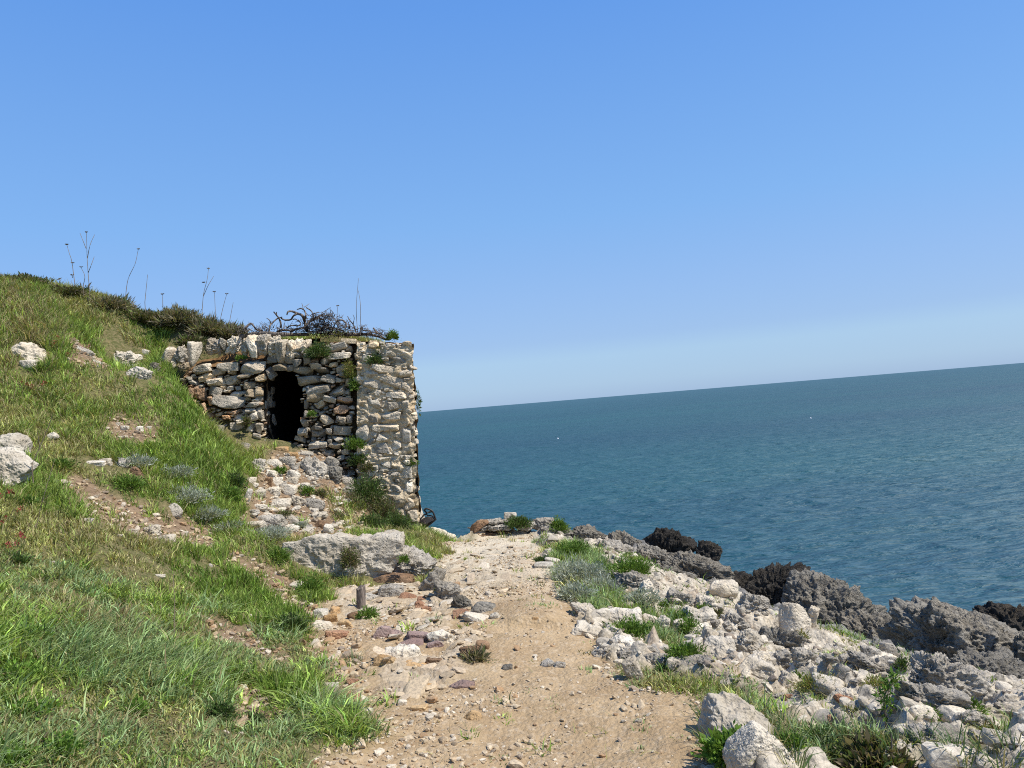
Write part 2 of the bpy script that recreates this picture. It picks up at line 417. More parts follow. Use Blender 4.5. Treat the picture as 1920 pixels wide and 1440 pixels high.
m_bed = np.maximum(softn(BED[0], .15), .75 * softn(BED[1], .15)) * sstep(-.35, .15, fbm(xyz(X * 2.6, Y * 2.6), 3, 25))
rel += m_bed * (.042 * ridged(xyz(wx * 3.2, wy * 4.5), 3, 26) + .02 * ridged(xyz(wx * 11, wy * 14), 2, 27)) * m_path
rel = np.where(m_soil > .3, rel - .03 * m_soil, rel)
near_edge = np.exp(-((dsea + .1) / .35) ** 2)
Z = Z + rel
# small ledge across the path
led = np.exp(-((X - .05) / .28) ** 2)
Z += .075 * led * sstep(5.28, 5.36, Y + .05 * n1) * (1 - sstep(5.5, 6.6, Y))
# shore drop
drop = np.clip(dsea + .25 * n1, 0, None)
Z = np.maximum(Z - 2.1 * drop - .25 * np.clip(drop, 0, .6) * (1 + ridged(xyz(X * 2, Y * 2, Z * 2), 3, 51)), SEA - 1.2)
# plateau behind and above the ruin
plat = [(-4.75, 10.66), (-1.62, 10.66), (-1.78, 11.6), (-2.3, 12.4), (-3.3, 13.0), (-7.0, 13.2), (-7, 11)]
dpl = polydist(X, Y, plat, True); dpl = np.where(inpoly(X, Y, plat), -dpl, dpl)
mpl = sstep(.06, -.06, dpl)
zpl = 2.74 + .05 * (-1.6 - X) + .05 * fbm(xyz(X * 2, Y * 2), 3, 61) - .12 * sstep(-2.6, -1.6, X)
zpl = np.where(X < -4.2, np.maximum(zpl, Z * sstep(-4.2, -4.9, X) + zpl * (1 - sstep(-4.2, -4.9, X))), zpl)
Z = Z * (1 - mpl) + zpl * mpl
ZG = Z.reshape(GX.shape)
def zt(x, y):
    x = np.asarray(x, float); y = np.asarray(y, float)
    i = np.clip(np.searchsorted(gx, x) - 1, 0, len(gx) - 2); j = np.clip(np.searchsorted(gy, y) - 1, 0, len(gy) - 2)
    u = np.clip((x - gx[i]) / (gx[i + 1] - gx[i]), 0, 1); v = np.clip((y - gy[j]) / (gy[j + 1] - gy[j]), 0, 1)
    return ZG[j, i] * (1 - u) * (1 - v) + ZG[j, i + 1] * u * (1 - v) + ZG[j + 1, i] * (1 - u) * v + ZG[j + 1, i + 1] * u * v
def maskat(m, x, y):
    i = np.clip(np.searchsorted(gx, x), 0, len(gx) - 1); j = np.clip(np.searchsorted(gy, y), 0, len(gy) - 1)
    return m.reshape(GX.shape)[j, i]
_T = np.arange(1.5, 16, .02)
_gy, _gx = np.gradient(ZG, gy, gx); slopef = np.clip(np.sqrt(1 + _gx ** 2 + _gy ** 2), 1, 2.6)
def hit(px, py):
    d = ray(px, py); q = CAM + d[None] * (_T / d[1])[:, None]
    b = q[:, 2] < zt(q[:, 0], q[:, 1])
    return q[np.argmax(b)] if b.any() else None
# mesh split into hillside, path and rocky shore
nx, ny = len(gx), len(gy)
I = (np.arange(ny - 1)[:, None] * nx + np.arange(nx - 1)[None]).ravel()
Q = np.stack([I, I + 1, I + 1 + nx, I + nx], 1)
cx = X[Q].mean(1); cy = Y[Q].mean(1); cz = Z[Q].mean(1); zr = Z[Q].max(1) - Z[Q].min(1)
keep = ~((cx > -3.62) & (cx < -2.72) & (cy > 10.03) & (cy < 10.85) & ((cz < 2.3) | (zr > .04)))
fp = m_path[Q].mean(1) > .5; fr = (cx > np.interp(cy, [-8, 1.5, 3.3, 4.2, 5.3, 7, 9.8, 11, 20], [.2, .2, .3, .15, .1, .05, -.9, -1.72, -1.72])) & ~fp
Vt = np.stack([X, Y, Z], 1)
greyband = m_rock * sstep(-.9 - 1.1 * sstep(1.8, 3.2, X), -.25 - 1.0 * sstep(1.8, 3.2, X), dsea + .5 * n1) * (X > .2)
rr_ = m_path * (1 - .5 * m_bed)
mcol = np.stack([rr_, np.maximum(m_rock, m_bed * m_path), np.maximum(np.maximum(m_soil, m_gully) * (1 - m_rock), greyband)], 1)
mg, t = nt('ground'); n = N(t)
tc = n('ShaderNodeTexCoord').outputs['Object']
mk = n('ShaderNodeSeparateColor', i_Color=n('ShaderNodeAttribute', attribute_name='col').outputs['Color'])
a = noise(n, tc, 3, 5, .6); b = noise(n, tc, 26, 6, .65); c = noise(n, tc, 90, 4, .6)
earth = mix(n, ramp(n, b, [(.35, g(0)), (.65, g(1))]), (.16, .105, .065), (.31, .22, .135))
turf = mix(n, ramp(n, b, [(.4, g(0)), (.62, g(1))]), (.095, .10, .034), (.21, .17, .085))
sand = mix(n, ramp(n, a, [(.35, g(0)), (.65, g(1))]), (.345, .238, .130), (.465, .338, .195))
sand = mix(n, ramp(n, b, [(.5, g(0)), (.72, g(.6))]), sand, (.60, .49, .35))
sand = mix(n, ramp(n, c, [(.6, g(0)), (.75, g(.6))]), sand, (.27, .18, .10))
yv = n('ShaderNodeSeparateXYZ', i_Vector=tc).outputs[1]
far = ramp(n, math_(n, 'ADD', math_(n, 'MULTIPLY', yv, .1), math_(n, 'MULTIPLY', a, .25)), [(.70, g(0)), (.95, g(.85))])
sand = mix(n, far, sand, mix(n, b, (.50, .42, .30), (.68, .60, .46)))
lime = mix(n, ramp(n, b, [(.35, g(0)), (.62, g(1))]), (.40, .345, .26), (.64, .56, .435))
lime = mix(n, ramp(n, noise(n, tc, 11, 8, .7, .5), [(.50, g(0)), (.64, g(.85))]), lime, (.15, .135, .11))
lime = mix(n, ramp(n, a, [(.50, g(0)), (.68, g(.75))]), lime, (.33, .235, .15))
lime = mix(n, mk.outputs[2], lime, mix(n, ramp(n, b, [(.4, g(0)), (.62, g(1))]), (.30, .28, .25), (.11, .105, .095)))
col = mix(n, mk.outputs[2], turf, earth)
col = mix(n, mk.outputs[1], col, lime)
col = mix(n, mk.outputs[0], col, sand)
vo = n('ShaderNodeTexVoronoi', i_Vector=tc, i_Scale=45).outputs['Distance']
hgt = math_(n, 'ADD', noise(n, tc, 40, 8, .7), math_(n, 'MULTIPLY', vo, -.5))
bp = n('ShaderNodeBump', i_Strength=.8, i_Distance=.02, i_Height=hgt)
p = n('ShaderNodeBsdfPrincipled', i_Base_Color=col, i_Roughness=.95, i_Normal=bp.outputs[0]); p.inputs['Specular IOR Level'].default_value = .12
n('ShaderNodeOutputMaterial', i_Surface=p.outputs[0])
def sub_terrain(name, sel):
    q = Q[sel & keep]; u, inv = np.unique(q, return_inverse=True)
    return tag(obj(name, new_mesh(name, Vt[u], [inv.reshape(q.shape)], True, mcol[u], [mg])), kind='structure')
sub_terrain('path', fp); sub_terrain('rocky_shore', fr); sub_terrain('hillside', ~fp & ~fr)

# ------------------------------------------------------------------ sea
def sea_axis(a, b, d0, gr, hi):
    x = a; out = [a]; d = d0
    while x < b: x += d0; out.append(x)
    while x < hi: d *= gr; x += d; out.append(x)
    return np.array(out)
sy = sea_axis(8, 40, .11, 1.025, 30000); sx0 = sea_axis(0, 30, .16, 1.045, 30000); sx = np.concatenate([-sx0[:0:-1], sx0])
sy = np.concatenate([[-400, -60, -10, 2, 6], sy])
SX, SY = np.meshgrid(sx, sy); x = SX.ravel(); y = SY.ravel()
fade = np.clip(60 / (y + 1), 0, 1) * np.clip(60 / (np.abs(x) + 1), 0, 1)
wz = .11 * fbm(xyz(x * .22 + .05 * y, y * .55 - x * .08), 2, 71) + .11 * ridged(xyz(x * .6 + .1 * y, y * 1.35 - x * .2), 3, 72) * .8 + .03 * fbm(xyz(x * 1.8, y * 3.6), 2, 73)
Vs = np.stack([x, y, SEA + wz * fade], 1)
nx2, ny2 = len(sx), len(sy); I = (np.arange(ny2 - 1)[:, None] * nx2 + np.arange(nx2 - 1)[None]).ravel()
ms, t = nt('sea_water'); n = N(t)
tc = n('ShaderNodeTexCoord').outputs['Object']
def mp(s, r=8): return n('ShaderNodeMapping', i_Vector=tc, i_Scale=s, i_Rotation=(0, 0, R(r))).outputs[0]
w1 = noise(n, mp((.32, 1.3, 1)), 3.0, 4, .6, .3); w2 = noise(n, mp((.3, 1.1, 1), 14), 1.0, 4, .62, .2); w3 = noise(n, mp((.3, 1, 1), -6), .2, 3, .55)
hh = math_(n, 'ADD', math_(n, 'MULTIPLY', w1, .24), math_(n, 'ADD', math_(n, 'MULTIPLY', w2, .55), math_(n, 'MULTIPLY', w3, .55)))
bp = n('ShaderNodeBump', i_Strength=1., i_Distance=1., i_Height=hh)
big = noise(n, mp((.012, .03, 1)), 1., 4, .6)
colr = mix(n, ramp(n, big, [(.35, g(0)), (.65, g(1))]), (.007, .064, .092), (.010, .082, .101))
df = n('ShaderNodeBsdfDiffuse', i_Color=colr, i_Normal=bp.outputs[0]); gl = n('ShaderNodeBsdfGlossy', i_Roughness=.5, i_Normal=bp.outputs[0])
fr_ = math_(n, 'MINIMUM', n('ShaderNodeFresnel', i_IOR=1.333, i_Normal=bp.outputs[0]).outputs[0], .18)
n('ShaderNodeOutputMaterial', i_Surface=n('ShaderNodeMixShader', i_0=fr_, i_1=df.outputs[0], i_2=gl.outputs[0]).outputs[0])
tag(obj('sea', new_mesh('sea', Vs, [np.stack([I, I + 1, I + 1 + nx2, I + nx2], 1)], True, None, [ms])), kind='structure')

# ------------------------------------------------------------------ daylight
SUN_AZ = math.atan2(.94, -.34); SUN_EL = R(54)
sd = Vector((math.sin(SUN_AZ) * math.cos(SUN_EL), math.cos(SUN_AZ) * math.cos(SUN_EL), math.sin(SUN_EL)))
L = bpy.data.lights.new('sun', 'SUN'); L.energy = 5.0; L.angle = R(.53); L.color = (1, .955, .88)
lo_ = bpy.data.objects.new('sun', L); COL.objects.link(lo_); lo_.rotation_euler = sd.to_track_quat('Z', 'Y').to_euler()
lo_.location = (20, -8, 25)
wd = bpy.data.worlds.new('World'); S.world = wd; wd.use_nodes = True; t = wd.node_tree; t.nodes.clear(); n = N(t)
sk = n('ShaderNodeTexSky', sky_type='NISHITA', sun_disc=False, sun_elevation=SUN_EL, sun_rotation=SUN_AZ, altitude=0, air_density=1.0, dust_density=.35, ozone_density=2.6)
cz_ = n('ShaderNodeSeparateXYZ', i_Vector=n('ShaderNodeTexCoord').outputs['Generated']).outputs[2]
dome = ramp(n, cz_, [(0, (.33, .505, .75)), (.02, (.365, .56, .78)), (.056, (.385, .59, .80)), (.08, (.335, .525, .80)), (.14, (.305, .515, .84)), (.24, (.235, .49, .885)), (.48, (.135, .365, .87)), (1, (.045, .16, .50))])
sky = mix(n, .8, mix(n, 1., sk.outputs[0], (.11, .12, .17), 'MULTIPLY'), dome)
bg = n('ShaderNodeBackground', i_Color=mix(n, 1., sky, (8.6, 8.6, 8.6), 'MULTIPLY'), i_Strength=.10)
n('ShaderNodeOutputWorld', i_Surface=bg.outputs[0])
S.view_settings.view_transform = 'Standard'; S.view_settings.look = 'None'; S.view_settings.exposure = .22; S.view_settings.gamma = 1
# ------------------------------------------------------------------ the ruin
WY = 10.0
def wp(px, py, dy=0.): return at(px, py, WY + dy)
NICHE = [(497,702),(507,694),(540,693),(558,705),(571,722),(567,745),(566,790),(561,812),(549,828),(523,834),(506,826),(500,806),(497,780),(494,750),(495,722)]
FRONT = [(336,716),(352,700),(372,692),(430,684),(500,677),(508,655),(530,650),(560,651),(600,648),(640,640),(668,640),(690,642),(700,640),(740,645),(757,642),(774,645),(777,720),(778,800),(780,900),(786,960),(790,1015),(640,1010),(540,900),(420,960),(345,960)]
root = thing('stone_ruin', 'ruined hut of rough limestone blocks with a dark opening, built into the bank', 'ruin', wp(640, 1000))
RL = np.array(root.location)
mcore = rock_mat('ruin_mortar', (1, 1, 1), (.72, .70, .66), (.42, .40, .36), .35, (.9, .76, .6), vcol=True, bump=1.3)
def core_front(name, x0, x1, base, rough, colr):
    st = 2.2; xs = np.arange(x0, x1 + st, st); ys = np.arange(634, 1018, st)
    PX, PY = np.meshgrid(xs, ys); P = at(PX.ravel(), PY.ravel(), np.full(PX.size, WY))
    nz = fbm(P * np.array([5, 1, 7]) + 3, 4, 81); nr = ridged(P * np.array([11, 1, 16]), 3, 82)
    P[:, 1] += base - rough * (nz + .6 * nr) + (.06 * np.clip(1 - worley(P * np.array([9, 9, 12]), 85) / .5, 0, 1) if name == 'pillar' else 0)
    nxx = len(xs); I = (np.arange(len(ys) - 1)[:, None] * nxx + np.arange(nxx - 1)[None]).ravel()
    Qf = np.stack([I, I + nxx, I + nxx + 1, I + 1], 1)
    mx = PX.ravel()[Qf].mean(1); my = PY.ravel()[Qf].mean(1)
    wob = 5 * vnoise(xyz(mx / 14, my / 14), 83)
    k = inpoly(mx + wob, my + wob, FRONT) & ~inpoly(mx, my, NICHE)
    Qf = Qf[k]; u, inv = np.unique(Qf, return_inverse=True)
    c = np.array(colr)[None] * (.85 + .3 * fbm(P[u] * 4, 3, 84)[:, None])
    return P[u], inv.reshape(Qf.shape), c
# every hand-placed block: pixel centre, size, tilt, colour (1 white .. 0 grey, -1 brown)
BL = [(385,703-11,38,17,12,.8),(430,687,42,17,2,.8),(476,688,52,22,2,.7),(388,704,34,15,14,.8),(415,697,24,13,20,.5),(437,696,16,14,0,.8),(405,718,32,14,10,1),(376,735,20,16,0,-.6),(405,735,26,22,-10,.2),(420,727,10,9,0,.9),(433,727,13,11,0,.4),(448,738,34,12,8,.6),(430,755,62,26,-3,.15),(468,722,22,15,0,.1),(476,738,20,16,0,.1),(462,704,30,10,4,.1),(490,710,22,14,20,.8),(487,735,16,18,0,.3),(478,757,22,9,0,.3),(440,772,26,8,3,-.2),(470,768,20,8,0,.5),(425,781,16,8,0,-.4),
 (348,724,9,22,-8,-.7),(358,740,11,28,-6,-.8),(369,733,10,26,-8,-.8),(381,739,12,26,-4,-.5),(365,760,9,22,0,-.6),(382,764,10,20,0,-.5),(394,752,10,18,0,-.3),
 (411,806,30,22,-6,.15),(446,803,30,27,0,.45),(432,824,24,15,0,.5),(459,822,26,15,0,.55),(474,801,15,21,0,.7),(478,780,16,18,10,.6),(441,836,20,13,0,.5),(464,836,16,10,0,.4),(489,778,10,20,0,.35),(488,800,12,18,0,.3),(482,818,16,14,0,.3),(480,834,14,14,0,.3),(497,831,26,19,-8,.7),(455,790,24,8,12,.8),(420,795,18,6,14,.8),
 (570,697,38,16,-4,.5),(594,687,20,12,4,.5),(606,694,24,11,0,.0),(583,713,50,19,6,.6),(619,710,30,17,-14,.5),(598,729,48,15,14,.5),(634,733,32,20,18,.8),(648,703,20,12,0,.6),(594,746,32,20,-4,.6),(619,749,26,12,-14,.6),(646,752,30,10,-4,-.3),(575,758,9,18,0,.3),(574,776,9,14,0,.2),
 (637,668,44,14,4,.8),(612,675,24,15,32,.7),(625,684,14,10,0,.8),(634,652,44,17,18,.7),(655,640,30,10,0,.8),
 (613,786,30,18,-20,1),(606,775,12,9,0,.8),(640,768,30,18,0,-.7),(641,786,22,13,-10,.8),(642,807,34,18,-4,.9),(632,822,20,9,0,.5),(598,833,36,14,4,.8),(629,835,24,14,-6,.8),(599,802,28,9,0,.1),(598,812,28,16,0,.15),(617,809,12,13,0,.6),(569,809,18,14,0,.6),(571,794,16,14,0,.2),(592,848,22,10,0,.6),(617,848,18,10,0,.5),(648,845,14,13,0,.6),(581,777,14,12,0,.3),(655,785,12,14,0,.1),
 (681,755,20,30,0,.45),(702,760,26,18,0,.5),(735,760,26,16,0,.6),(702,780,24,21,0,.35),(735,780,36,26,-8,.8),(684,808,24,31,0,.7),(707,800,18,14,-20,.9),(728,801,46,16,-4,.9),(704,812,14,16,-20,.8),(721,821,32,15,0,1),(714,840,40,21,0,.3),(743,835,28,24,0,1),(697,826,14,12,0,.3),(688,870,16,20,0,.9),(760,756,22,18,0,.6),(763,725,22,22,0,.7),(762,789,22,26,0,.5),(764,815,20,28,0,.4),(764,840,20,20,0,.6),(753,678,32,15,-1,.1),(757,662,26,10,0,.8),(700,648,22,16,0,1),(763,645,18,12,10,1),(733,650,20,10,0,.9),(725,695,60,18,-8,.75),(735,715,54,20,-14,.8),(700,720,40,18,-4,.55),(760,700,24,16,0,.7),(745,740,44,14,-4,.75),(700,700,30,16,0,.7),(764,885,24,26,0,.8),(768,912,22,22,0,.8),(766,940,24,26,0,.8),(772,968,20,24,0,.8),(742,890,20,14,0,.8),(745,910,22,14,0,.7),(748,935,22,16,0,.8),(755,960,24,16,0,.7),(705,870,22,14,0,.6),(725,872,26,14,0,.7),
 (508,700,18,22,40,.2),(525,687,26,13,-6,.15),(545,690,20,14,0,.2),(515,672,22,16,0,.15),(545,672,20,18,20,.2),(560,680,18,16,0,.25),(575,672,14,20,10,.2)]
TONE = {}
def tone(c, r):
    if c < 0: base = np.array([.5, .36, .27]) * (1 + c * .35)
    else: base = np.array([.24, .235, .23]) * (1 - c) + np.array([.57, .545, .50]) * c
    if r.random() < .12: base = base * np.array([1.05, .94, .78])
    return base * r.uniform(.8, 1.12)
parts = {k: Acc() for k in ('left_wall', 'right_wall', 'pillar', 'niche')}
occ = np.zeros((400, 460), bool)        # pixels 335.., 630..
oy, ox = np.mgrid[0:400, 0:460]; ox = ox + 335; oy = oy + 630
inside = inpoly(ox, oy, FRONT) & ~inpoly(ox, oy, NICHE) & (oy < 1005)
def ell(cx, cy, w, h, rot, k=1.):
    a = R(rot); dx = ox - cx; dy = -(oy - cy)
    u = (dx * math.cos(a) + dy * math.sin(a)) / (w / 2 * k); v = (-dx * math.sin(a) + dy * math.cos(a)) / (h / 2 * k)
    return (np.abs(u) ** 3 + np.abs(v) ** 3) < 1
stones = []
for b in BL: stones.append((*b, True)); occ |= ell(*b[:5])
r = np.random.default_rng(21)
for w, tries in ((24, 500), (18, 900), (13, 1800), (9, 4500), (6, 8000)):
    for _ in range(tries):
        free = None
        cx_, cy_ = r.uniform(338, 776), r.uniform(640, 1000)
        ix, iy = int(cx_ - 335), int(cy_ - 630)
        if not inside[iy, ix] or occ[iy, ix]: continue
        if cy_ > 845 + max(0, cx_ - 560) * .75 and cx_ < 672: continue
        if 660 < cx_ < 674 or (cx_ > 674 and r.random() < .3): continue
        ww = w * r.uniform(.8, 1.25); hh_ = ww * r.uniform(.4, .75); rot = r.normal(4, 9)
        e = ell(cx_, cy_, ww, hh_, rot)
        if (e & occ).sum() > .12 * e.sum() or (e & ~inside).sum() > .3 * e.sum(): continue
        occ |= e; c = r.choice([.15, .4, .6, .8, .95, -.4]) if cx_ < 672 else r.choice([.5, .7, .85, 1, .3])
        stones.append((cx_, cy_, ww, hh_, rot, c, False))
pxm = WY / F
for k, (cx_, cy_, w, h, rot, c, main) in enumerate(stones):
    pil = cx_ > 672
    big = w > 24
    d = r.uniform(.16, .26) if w > 14 else r.uniform(.07, .14)
    prot = r.uniform(-.03, .07) if not pil else r.uniform(-.01, .02)
    if not main: prot -= .03 if not pil else .0
    V, Fc = rock_verts(5000 + k, (w * pxm * 1.0, d, h * pxm * .97), 5 if w > 16 else (4 if w > 9 else 3), 'angular', 26)
    V = V @ rotm('Y', -(rot + ROLL)).T @ rotm('X', r.uniform(-12, 24)).T @ rotm('Z', r.uniform(-20, 20)).T
    pos = wp(cx_, cy_, -prot + d * .32 + (-.05 if pil else .03))
    key = 'pillar' if pil else ('left_wall' if cx_ < 505 else 'right_wall')
    parts[key].add(V + pos, Fc, tone(c, r))
# side of the pillar, running back towards the sea
def side(py, s): 
    p = wp(775 + (py - 645) * .043, py); return p + np.array([-.36 * s, s * 1.0, 0])
for k in range(150):
    py = r.uniform(648, 1000); s = r.uniform(.02, .75); w = r.uniform(.06, .2)
    V, Fc = rock_verts(7000 + k, (.14, w, w * r.uniform(.45, .8)), 4, 'angular', 14)
    parts['pillar'].add(V @ rotm('Z', 20).T + side(py, s) + np.array([-.05, 0, 0]), Fc, tone(r.uniform(.6, 1), r))
for key, x0, x1, base, rough, colr in (('left_wall', 335, 503, .17, .03, (.115, .085, .06)), ('right_wall', 499, 672, .18, .035, (.15, .115, .08)), ('pillar', 671, 792, -.05, .05, (.56, .50, .40))):
    V, Fq, c = core_front(key, x0, x1, base, rough, colr); parts[key].add(V, Fq, c * .5 / .5)
# pillar cheek on the left, inner core and top
def sheet(acc, P00, P10, P01, P11, nu, nv, amp, colr, seed):
    u = np.linspace(0, 1, nu); v = np.linspace(0, 1, nv); U, Vv = np.meshgrid(u, v); U = U.ravel()[:, None]; Vv = Vv.ravel()[:, None]
    P = (np.array(P00) * (1 - U) * (1 - Vv) + np.array(P10) * U * (1 - Vv) + np.array(P01) * (1 - U) * Vv + np.array(P11) * U * Vv)
    P = P + amp * np.stack([fbm(P * 6 + q, 3, seed + q) for q in range(3)], 1)
    I = (np.arange(nv - 1)[:, None] * nu + np.arange(nu - 1)[None]).ravel()
    acc.add(P, np.stack([I, I + 1, I + 1 + nu, I + nu], 1), np.array(colr)[None] * (.8 + .4 * fbm(P * 4, 2, seed)[:, None]))
zt_ = lambda px, py: wp(px, py)
sheet(parts['pillar'], wp(672, 640, -.03), wp(672, 640, .14), wp(669, 1010, -.03), wp(669, 1010, .14), 6, 90, .02, (.25, .2, .15), 90)
sheet(parts['pillar'], side(643, 0), side(643, .75), side(1015, 0), side(1015, .75), 24, 110, .035, (.36, .31, .24), 91)
earth = (.19, .125, .07)
for key, xs in (('left_wall', (336, 372, 430, 503)), ('right_wall', (499, 560, 610, 672)), ('pillar', (671, 700, 740, 776))):
    ytop = {336: 716, 372: 692, 430: 684, 503: 677, 499: 656, 560: 651, 610: 646, 672: 641, 671: 641, 700: 641, 740: 645, 776: 646}
    for a_, b_ in zip(xs[:-1], xs[1:]):
        A0, B0 = wp(a_, ytop[a_], .02), wp(b_, ytop[b_], .02)
        A1 = np.array([A0[0] - (.25 if a_ > 770 else .1), 10.72, max(A0[2] + .05, 2.72 if a_ < 640 else 2.62)]); B1 = np.array([B0[0] - (.27 if b_ > 770 else .1), 10.72, max(B0[2] + .05, 2.72 if b_ < 640 else 2.62)])
        sheet(parts[key], A0, B0, A1, B1, 30, 40, .03, earth, 93)
# chamber behind the opening, its shade painted in as a near-black colour
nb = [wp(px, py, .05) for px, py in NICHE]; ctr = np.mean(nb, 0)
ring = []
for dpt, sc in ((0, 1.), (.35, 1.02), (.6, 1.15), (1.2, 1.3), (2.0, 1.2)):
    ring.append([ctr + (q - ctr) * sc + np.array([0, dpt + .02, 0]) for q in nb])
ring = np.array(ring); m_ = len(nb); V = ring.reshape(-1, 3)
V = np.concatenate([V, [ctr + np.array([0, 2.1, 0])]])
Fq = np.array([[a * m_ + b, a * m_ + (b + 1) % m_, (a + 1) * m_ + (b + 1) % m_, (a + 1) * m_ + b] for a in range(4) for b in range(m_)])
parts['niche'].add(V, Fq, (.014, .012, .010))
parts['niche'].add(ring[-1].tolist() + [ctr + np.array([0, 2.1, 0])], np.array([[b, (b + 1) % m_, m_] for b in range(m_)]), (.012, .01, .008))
for k in range(46):         # stones of the jambs and vault
    q = r.integers(0, m_); f = r.random(); p_ = nb[q] * (1 - f) + nb[(q + 1) % m_] * f
    dpt = r.uniform(.08, .5); V, Fc = rock_verts(8000 + k, (r.uniform(.1, .17), r.uniform(.14, .24), r.uniform(.08, .14)), 4)
    parts['niche'].add(V + p_ + (p_ - ctr) * .22 + np.array([0, dpt, 0]), Fc, tone(r.uniform(.1, .4), r))
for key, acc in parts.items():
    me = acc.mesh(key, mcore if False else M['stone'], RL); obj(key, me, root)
# coping stones set on edge along the top
COPE = [(314,677,15,52,-20,1),(331,669,16,48,-21,.9),(345,664,13,32,-8,.3),(363,664,17,44,-12,.8),(347,687,16,16,0,.3),
 (402,650,34,30,-10,.5),(419,644,16,20,-6,.6),(440,646,32,32,-6,.8),(460,652,15,34,-2,.95),(477,649,24,40,0,.85),(499,646,26,38,4,.3),(517,652,28,44,0,.6),(533,658,16,40,-4,.8),(553,654,40,38,0,.9),(575,655,16,34,0,.85)]
for k, (cx_, cy_, w, h, rot, c) in enumerate(COPE):
    dy = -.35 if cx_ < 350 else (-.2 if cx_ < 380 else .2 if cx_ < 450 else .06)
    s = (WY + dy) / F; d = r.uniform(.2, .3)
    V, Fc = rock_verts(9000 + k, (w * s * .98, d, h * s * 1.12), 6, 'karst' if k % 3 else 'angular', 18)
    V = V @ rotm('Y', -(rot + ROLL + r.uniform(-5, 5))).T @ rotm('X', r.uniform(-4, 18)).T @ rotm('Z', r.uniform(-25, 25)).T
    pos = wp(cx_, cy_, dy)
    tn = tone(c, r); cc = np.ones((len(V), 3)) * tn
    o = obj('coping_stone', new_mesh('coping_stone', V, [Fc], True, cc, [M['stone']]), root, pos - RL)
# ------------------------------------------------------------------ rocks, placed one by one
def hor(px): return 758.3 - (px - 960) * .0816 + 0
ROCKS = []
def put_rock(name, cx_, cy_, w, h, rot, mat, label, cat, group=None, style='angular', sub=5, seed=0, depth=None, sink=.22, Yd=None, sharp=14, tiltx=None):
    r = np.random.default_rng(seed)
    if Yd is None:
        q = hit(min(max(cx_, 2), 1918), min(cy_ + h * .42, 1500))
        if q is None: q = at(cx_, cy_, 11)
        Yd = q[1]
    wm = w * Yd / F; dm = depth or wm * r.uniform(.65, .95)
    Yc = Yd + dm * .33; wm = w * Yc / F
    th = math.atan2(cy_ - hor(cx_), F)
    hv = h * Yc / F
    hm = max(.55 * hv, (hv - .22 * dm * math.sin(max(th, 0))) / math.cos(th))
    c = at(cx_, cy_, Yc); extra = hm * sink
    V, Fc = rock_verts(seed + 11, (wm, dm, hm + extra), sub, style, sharp)
    V = V @ rotm('Z', r.uniform(-10, 10)).T @ rotm('X', r.uniform(-8, 8) if tiltx is None else tiltx).T @ rotm('Y', -(rot + ROLL)).T
    V[:, 2] += (hm + extra) / 2 - extra
    base = c - np.array([0, 0, hm / 2]); ROCKS.append((base[0], base[1], wm / 2, dm / 2))
    me = new_mesh(name, V, [Fc], True, None, [M[mat]])
    return tag(obj(name, me, None, base), label, cat, group)
K = [0]
def rk(cx_, cy_, w, h, rot=0, mat='white', label=None, style='angular', name=None, cat='rock', group=None, **kw):
    K[0] += 1
    if mat == 'white' and style == 'angular' and w * h > 300 and K[0] % 2: style = 'karst'
    nm = name or {'white': 'limestone_rock', 'pale': 'limestone_boulder', 'grey': 'grey_boulder', 'black': 'dark_rock', 'brick': 'brick', 'ochre': 'ochre_stone', 'maroon': 'flat_stone', 'brown': 'brown_stone'}[mat]
    if style == 'slab' and mat in ('white', 'pale') and w * h > 450: style = 'block'; kw.setdefault('sub', 6)
    sub = kw.pop('sub', 6 if w * h > 2600 else 5 if w * h > 500 else 4)
    return put_rock(nm, cx_, cy_, w, h, rot, mat, label, cat, group, style, sub, 100 + K[0] * 7, **kw)
GS = 'pale rocks strewn over the seaward slope'; LS = 'pale pitted limestone rock lying in the rubble between path and shore'
# dark and grey outcrops along the shore
rk(1243,1020,104,66,-12,'black','jagged dark brown sea rock beyond the headland, larger of two side by side','karst',cat='sea rock',Yd=12.3,sub=7,sink=1.2)
rk(1314,1035,50,48,-20,'black','small rounded dark sea rock, right of the bigger dark one beyond the headland','karst',cat='sea rock',Yd=12.0,sub=7,sink=1.2)
rk(1866,1160,160,84,-14,'black','dark sloping rock rising from the sea at the right edge of the view','karst',cat='sea rock',Yd=8.8,sub=7,sink=1.3)
rk(1378,1084,62,36,-20,'black','low black jagged rock on the shore left of the tall black crag','karst',Yd=9.9,sink=.9)
rk(1443,1106,126,116,-8,'black','tall black jagged crag on the shore with broken crest','karst',Yd=9.3,sub=7,sink=.7)
rk(1550,1140,186,124,-24,'grey','big grey pitted crag sloping down to the water, right of the black crag','karst',Yd=8.6,sub=7,sink=.5)
rk(1640,1180,156,74,-4,'grey','low grey pitted outcrop at the waterline between the crag and the large dome','karst',Yd=7.6,sub=7,sink=.6)
rk(1690,1165,90,50,0,'grey','small grey knob behind the large dome at the edge of the water','karst',Yd=7.9,sink=.9)
rk(1825,1210,300,150,-12,'grey','large grey pitted limestone dome near the right edge with a dark hollow under it','karst',Yd=6.4,sub=7,sink=.35,depth=1.0)
rk(1868,1275,180,98,-6,'grey','lower grey pitted outcrop below the large dome at the right edge','karst',Yd=5.3,sub=7)
rk(1935,1245,130,140,-20,'grey','grey pitted outcrop cut off by the right edge of the view','karst',Yd=5.9,sub=7)
rk(1297,1070,140,72,-14,'grey','rounded grey rock below the two dark sea rocks','karst',Yd=9.7,sub=7)
rk(1255,1085,100,54,-16,'grey','grey rough outcrop just inland of the rounded grey rock','karst',Yd=8.9,sub=7)
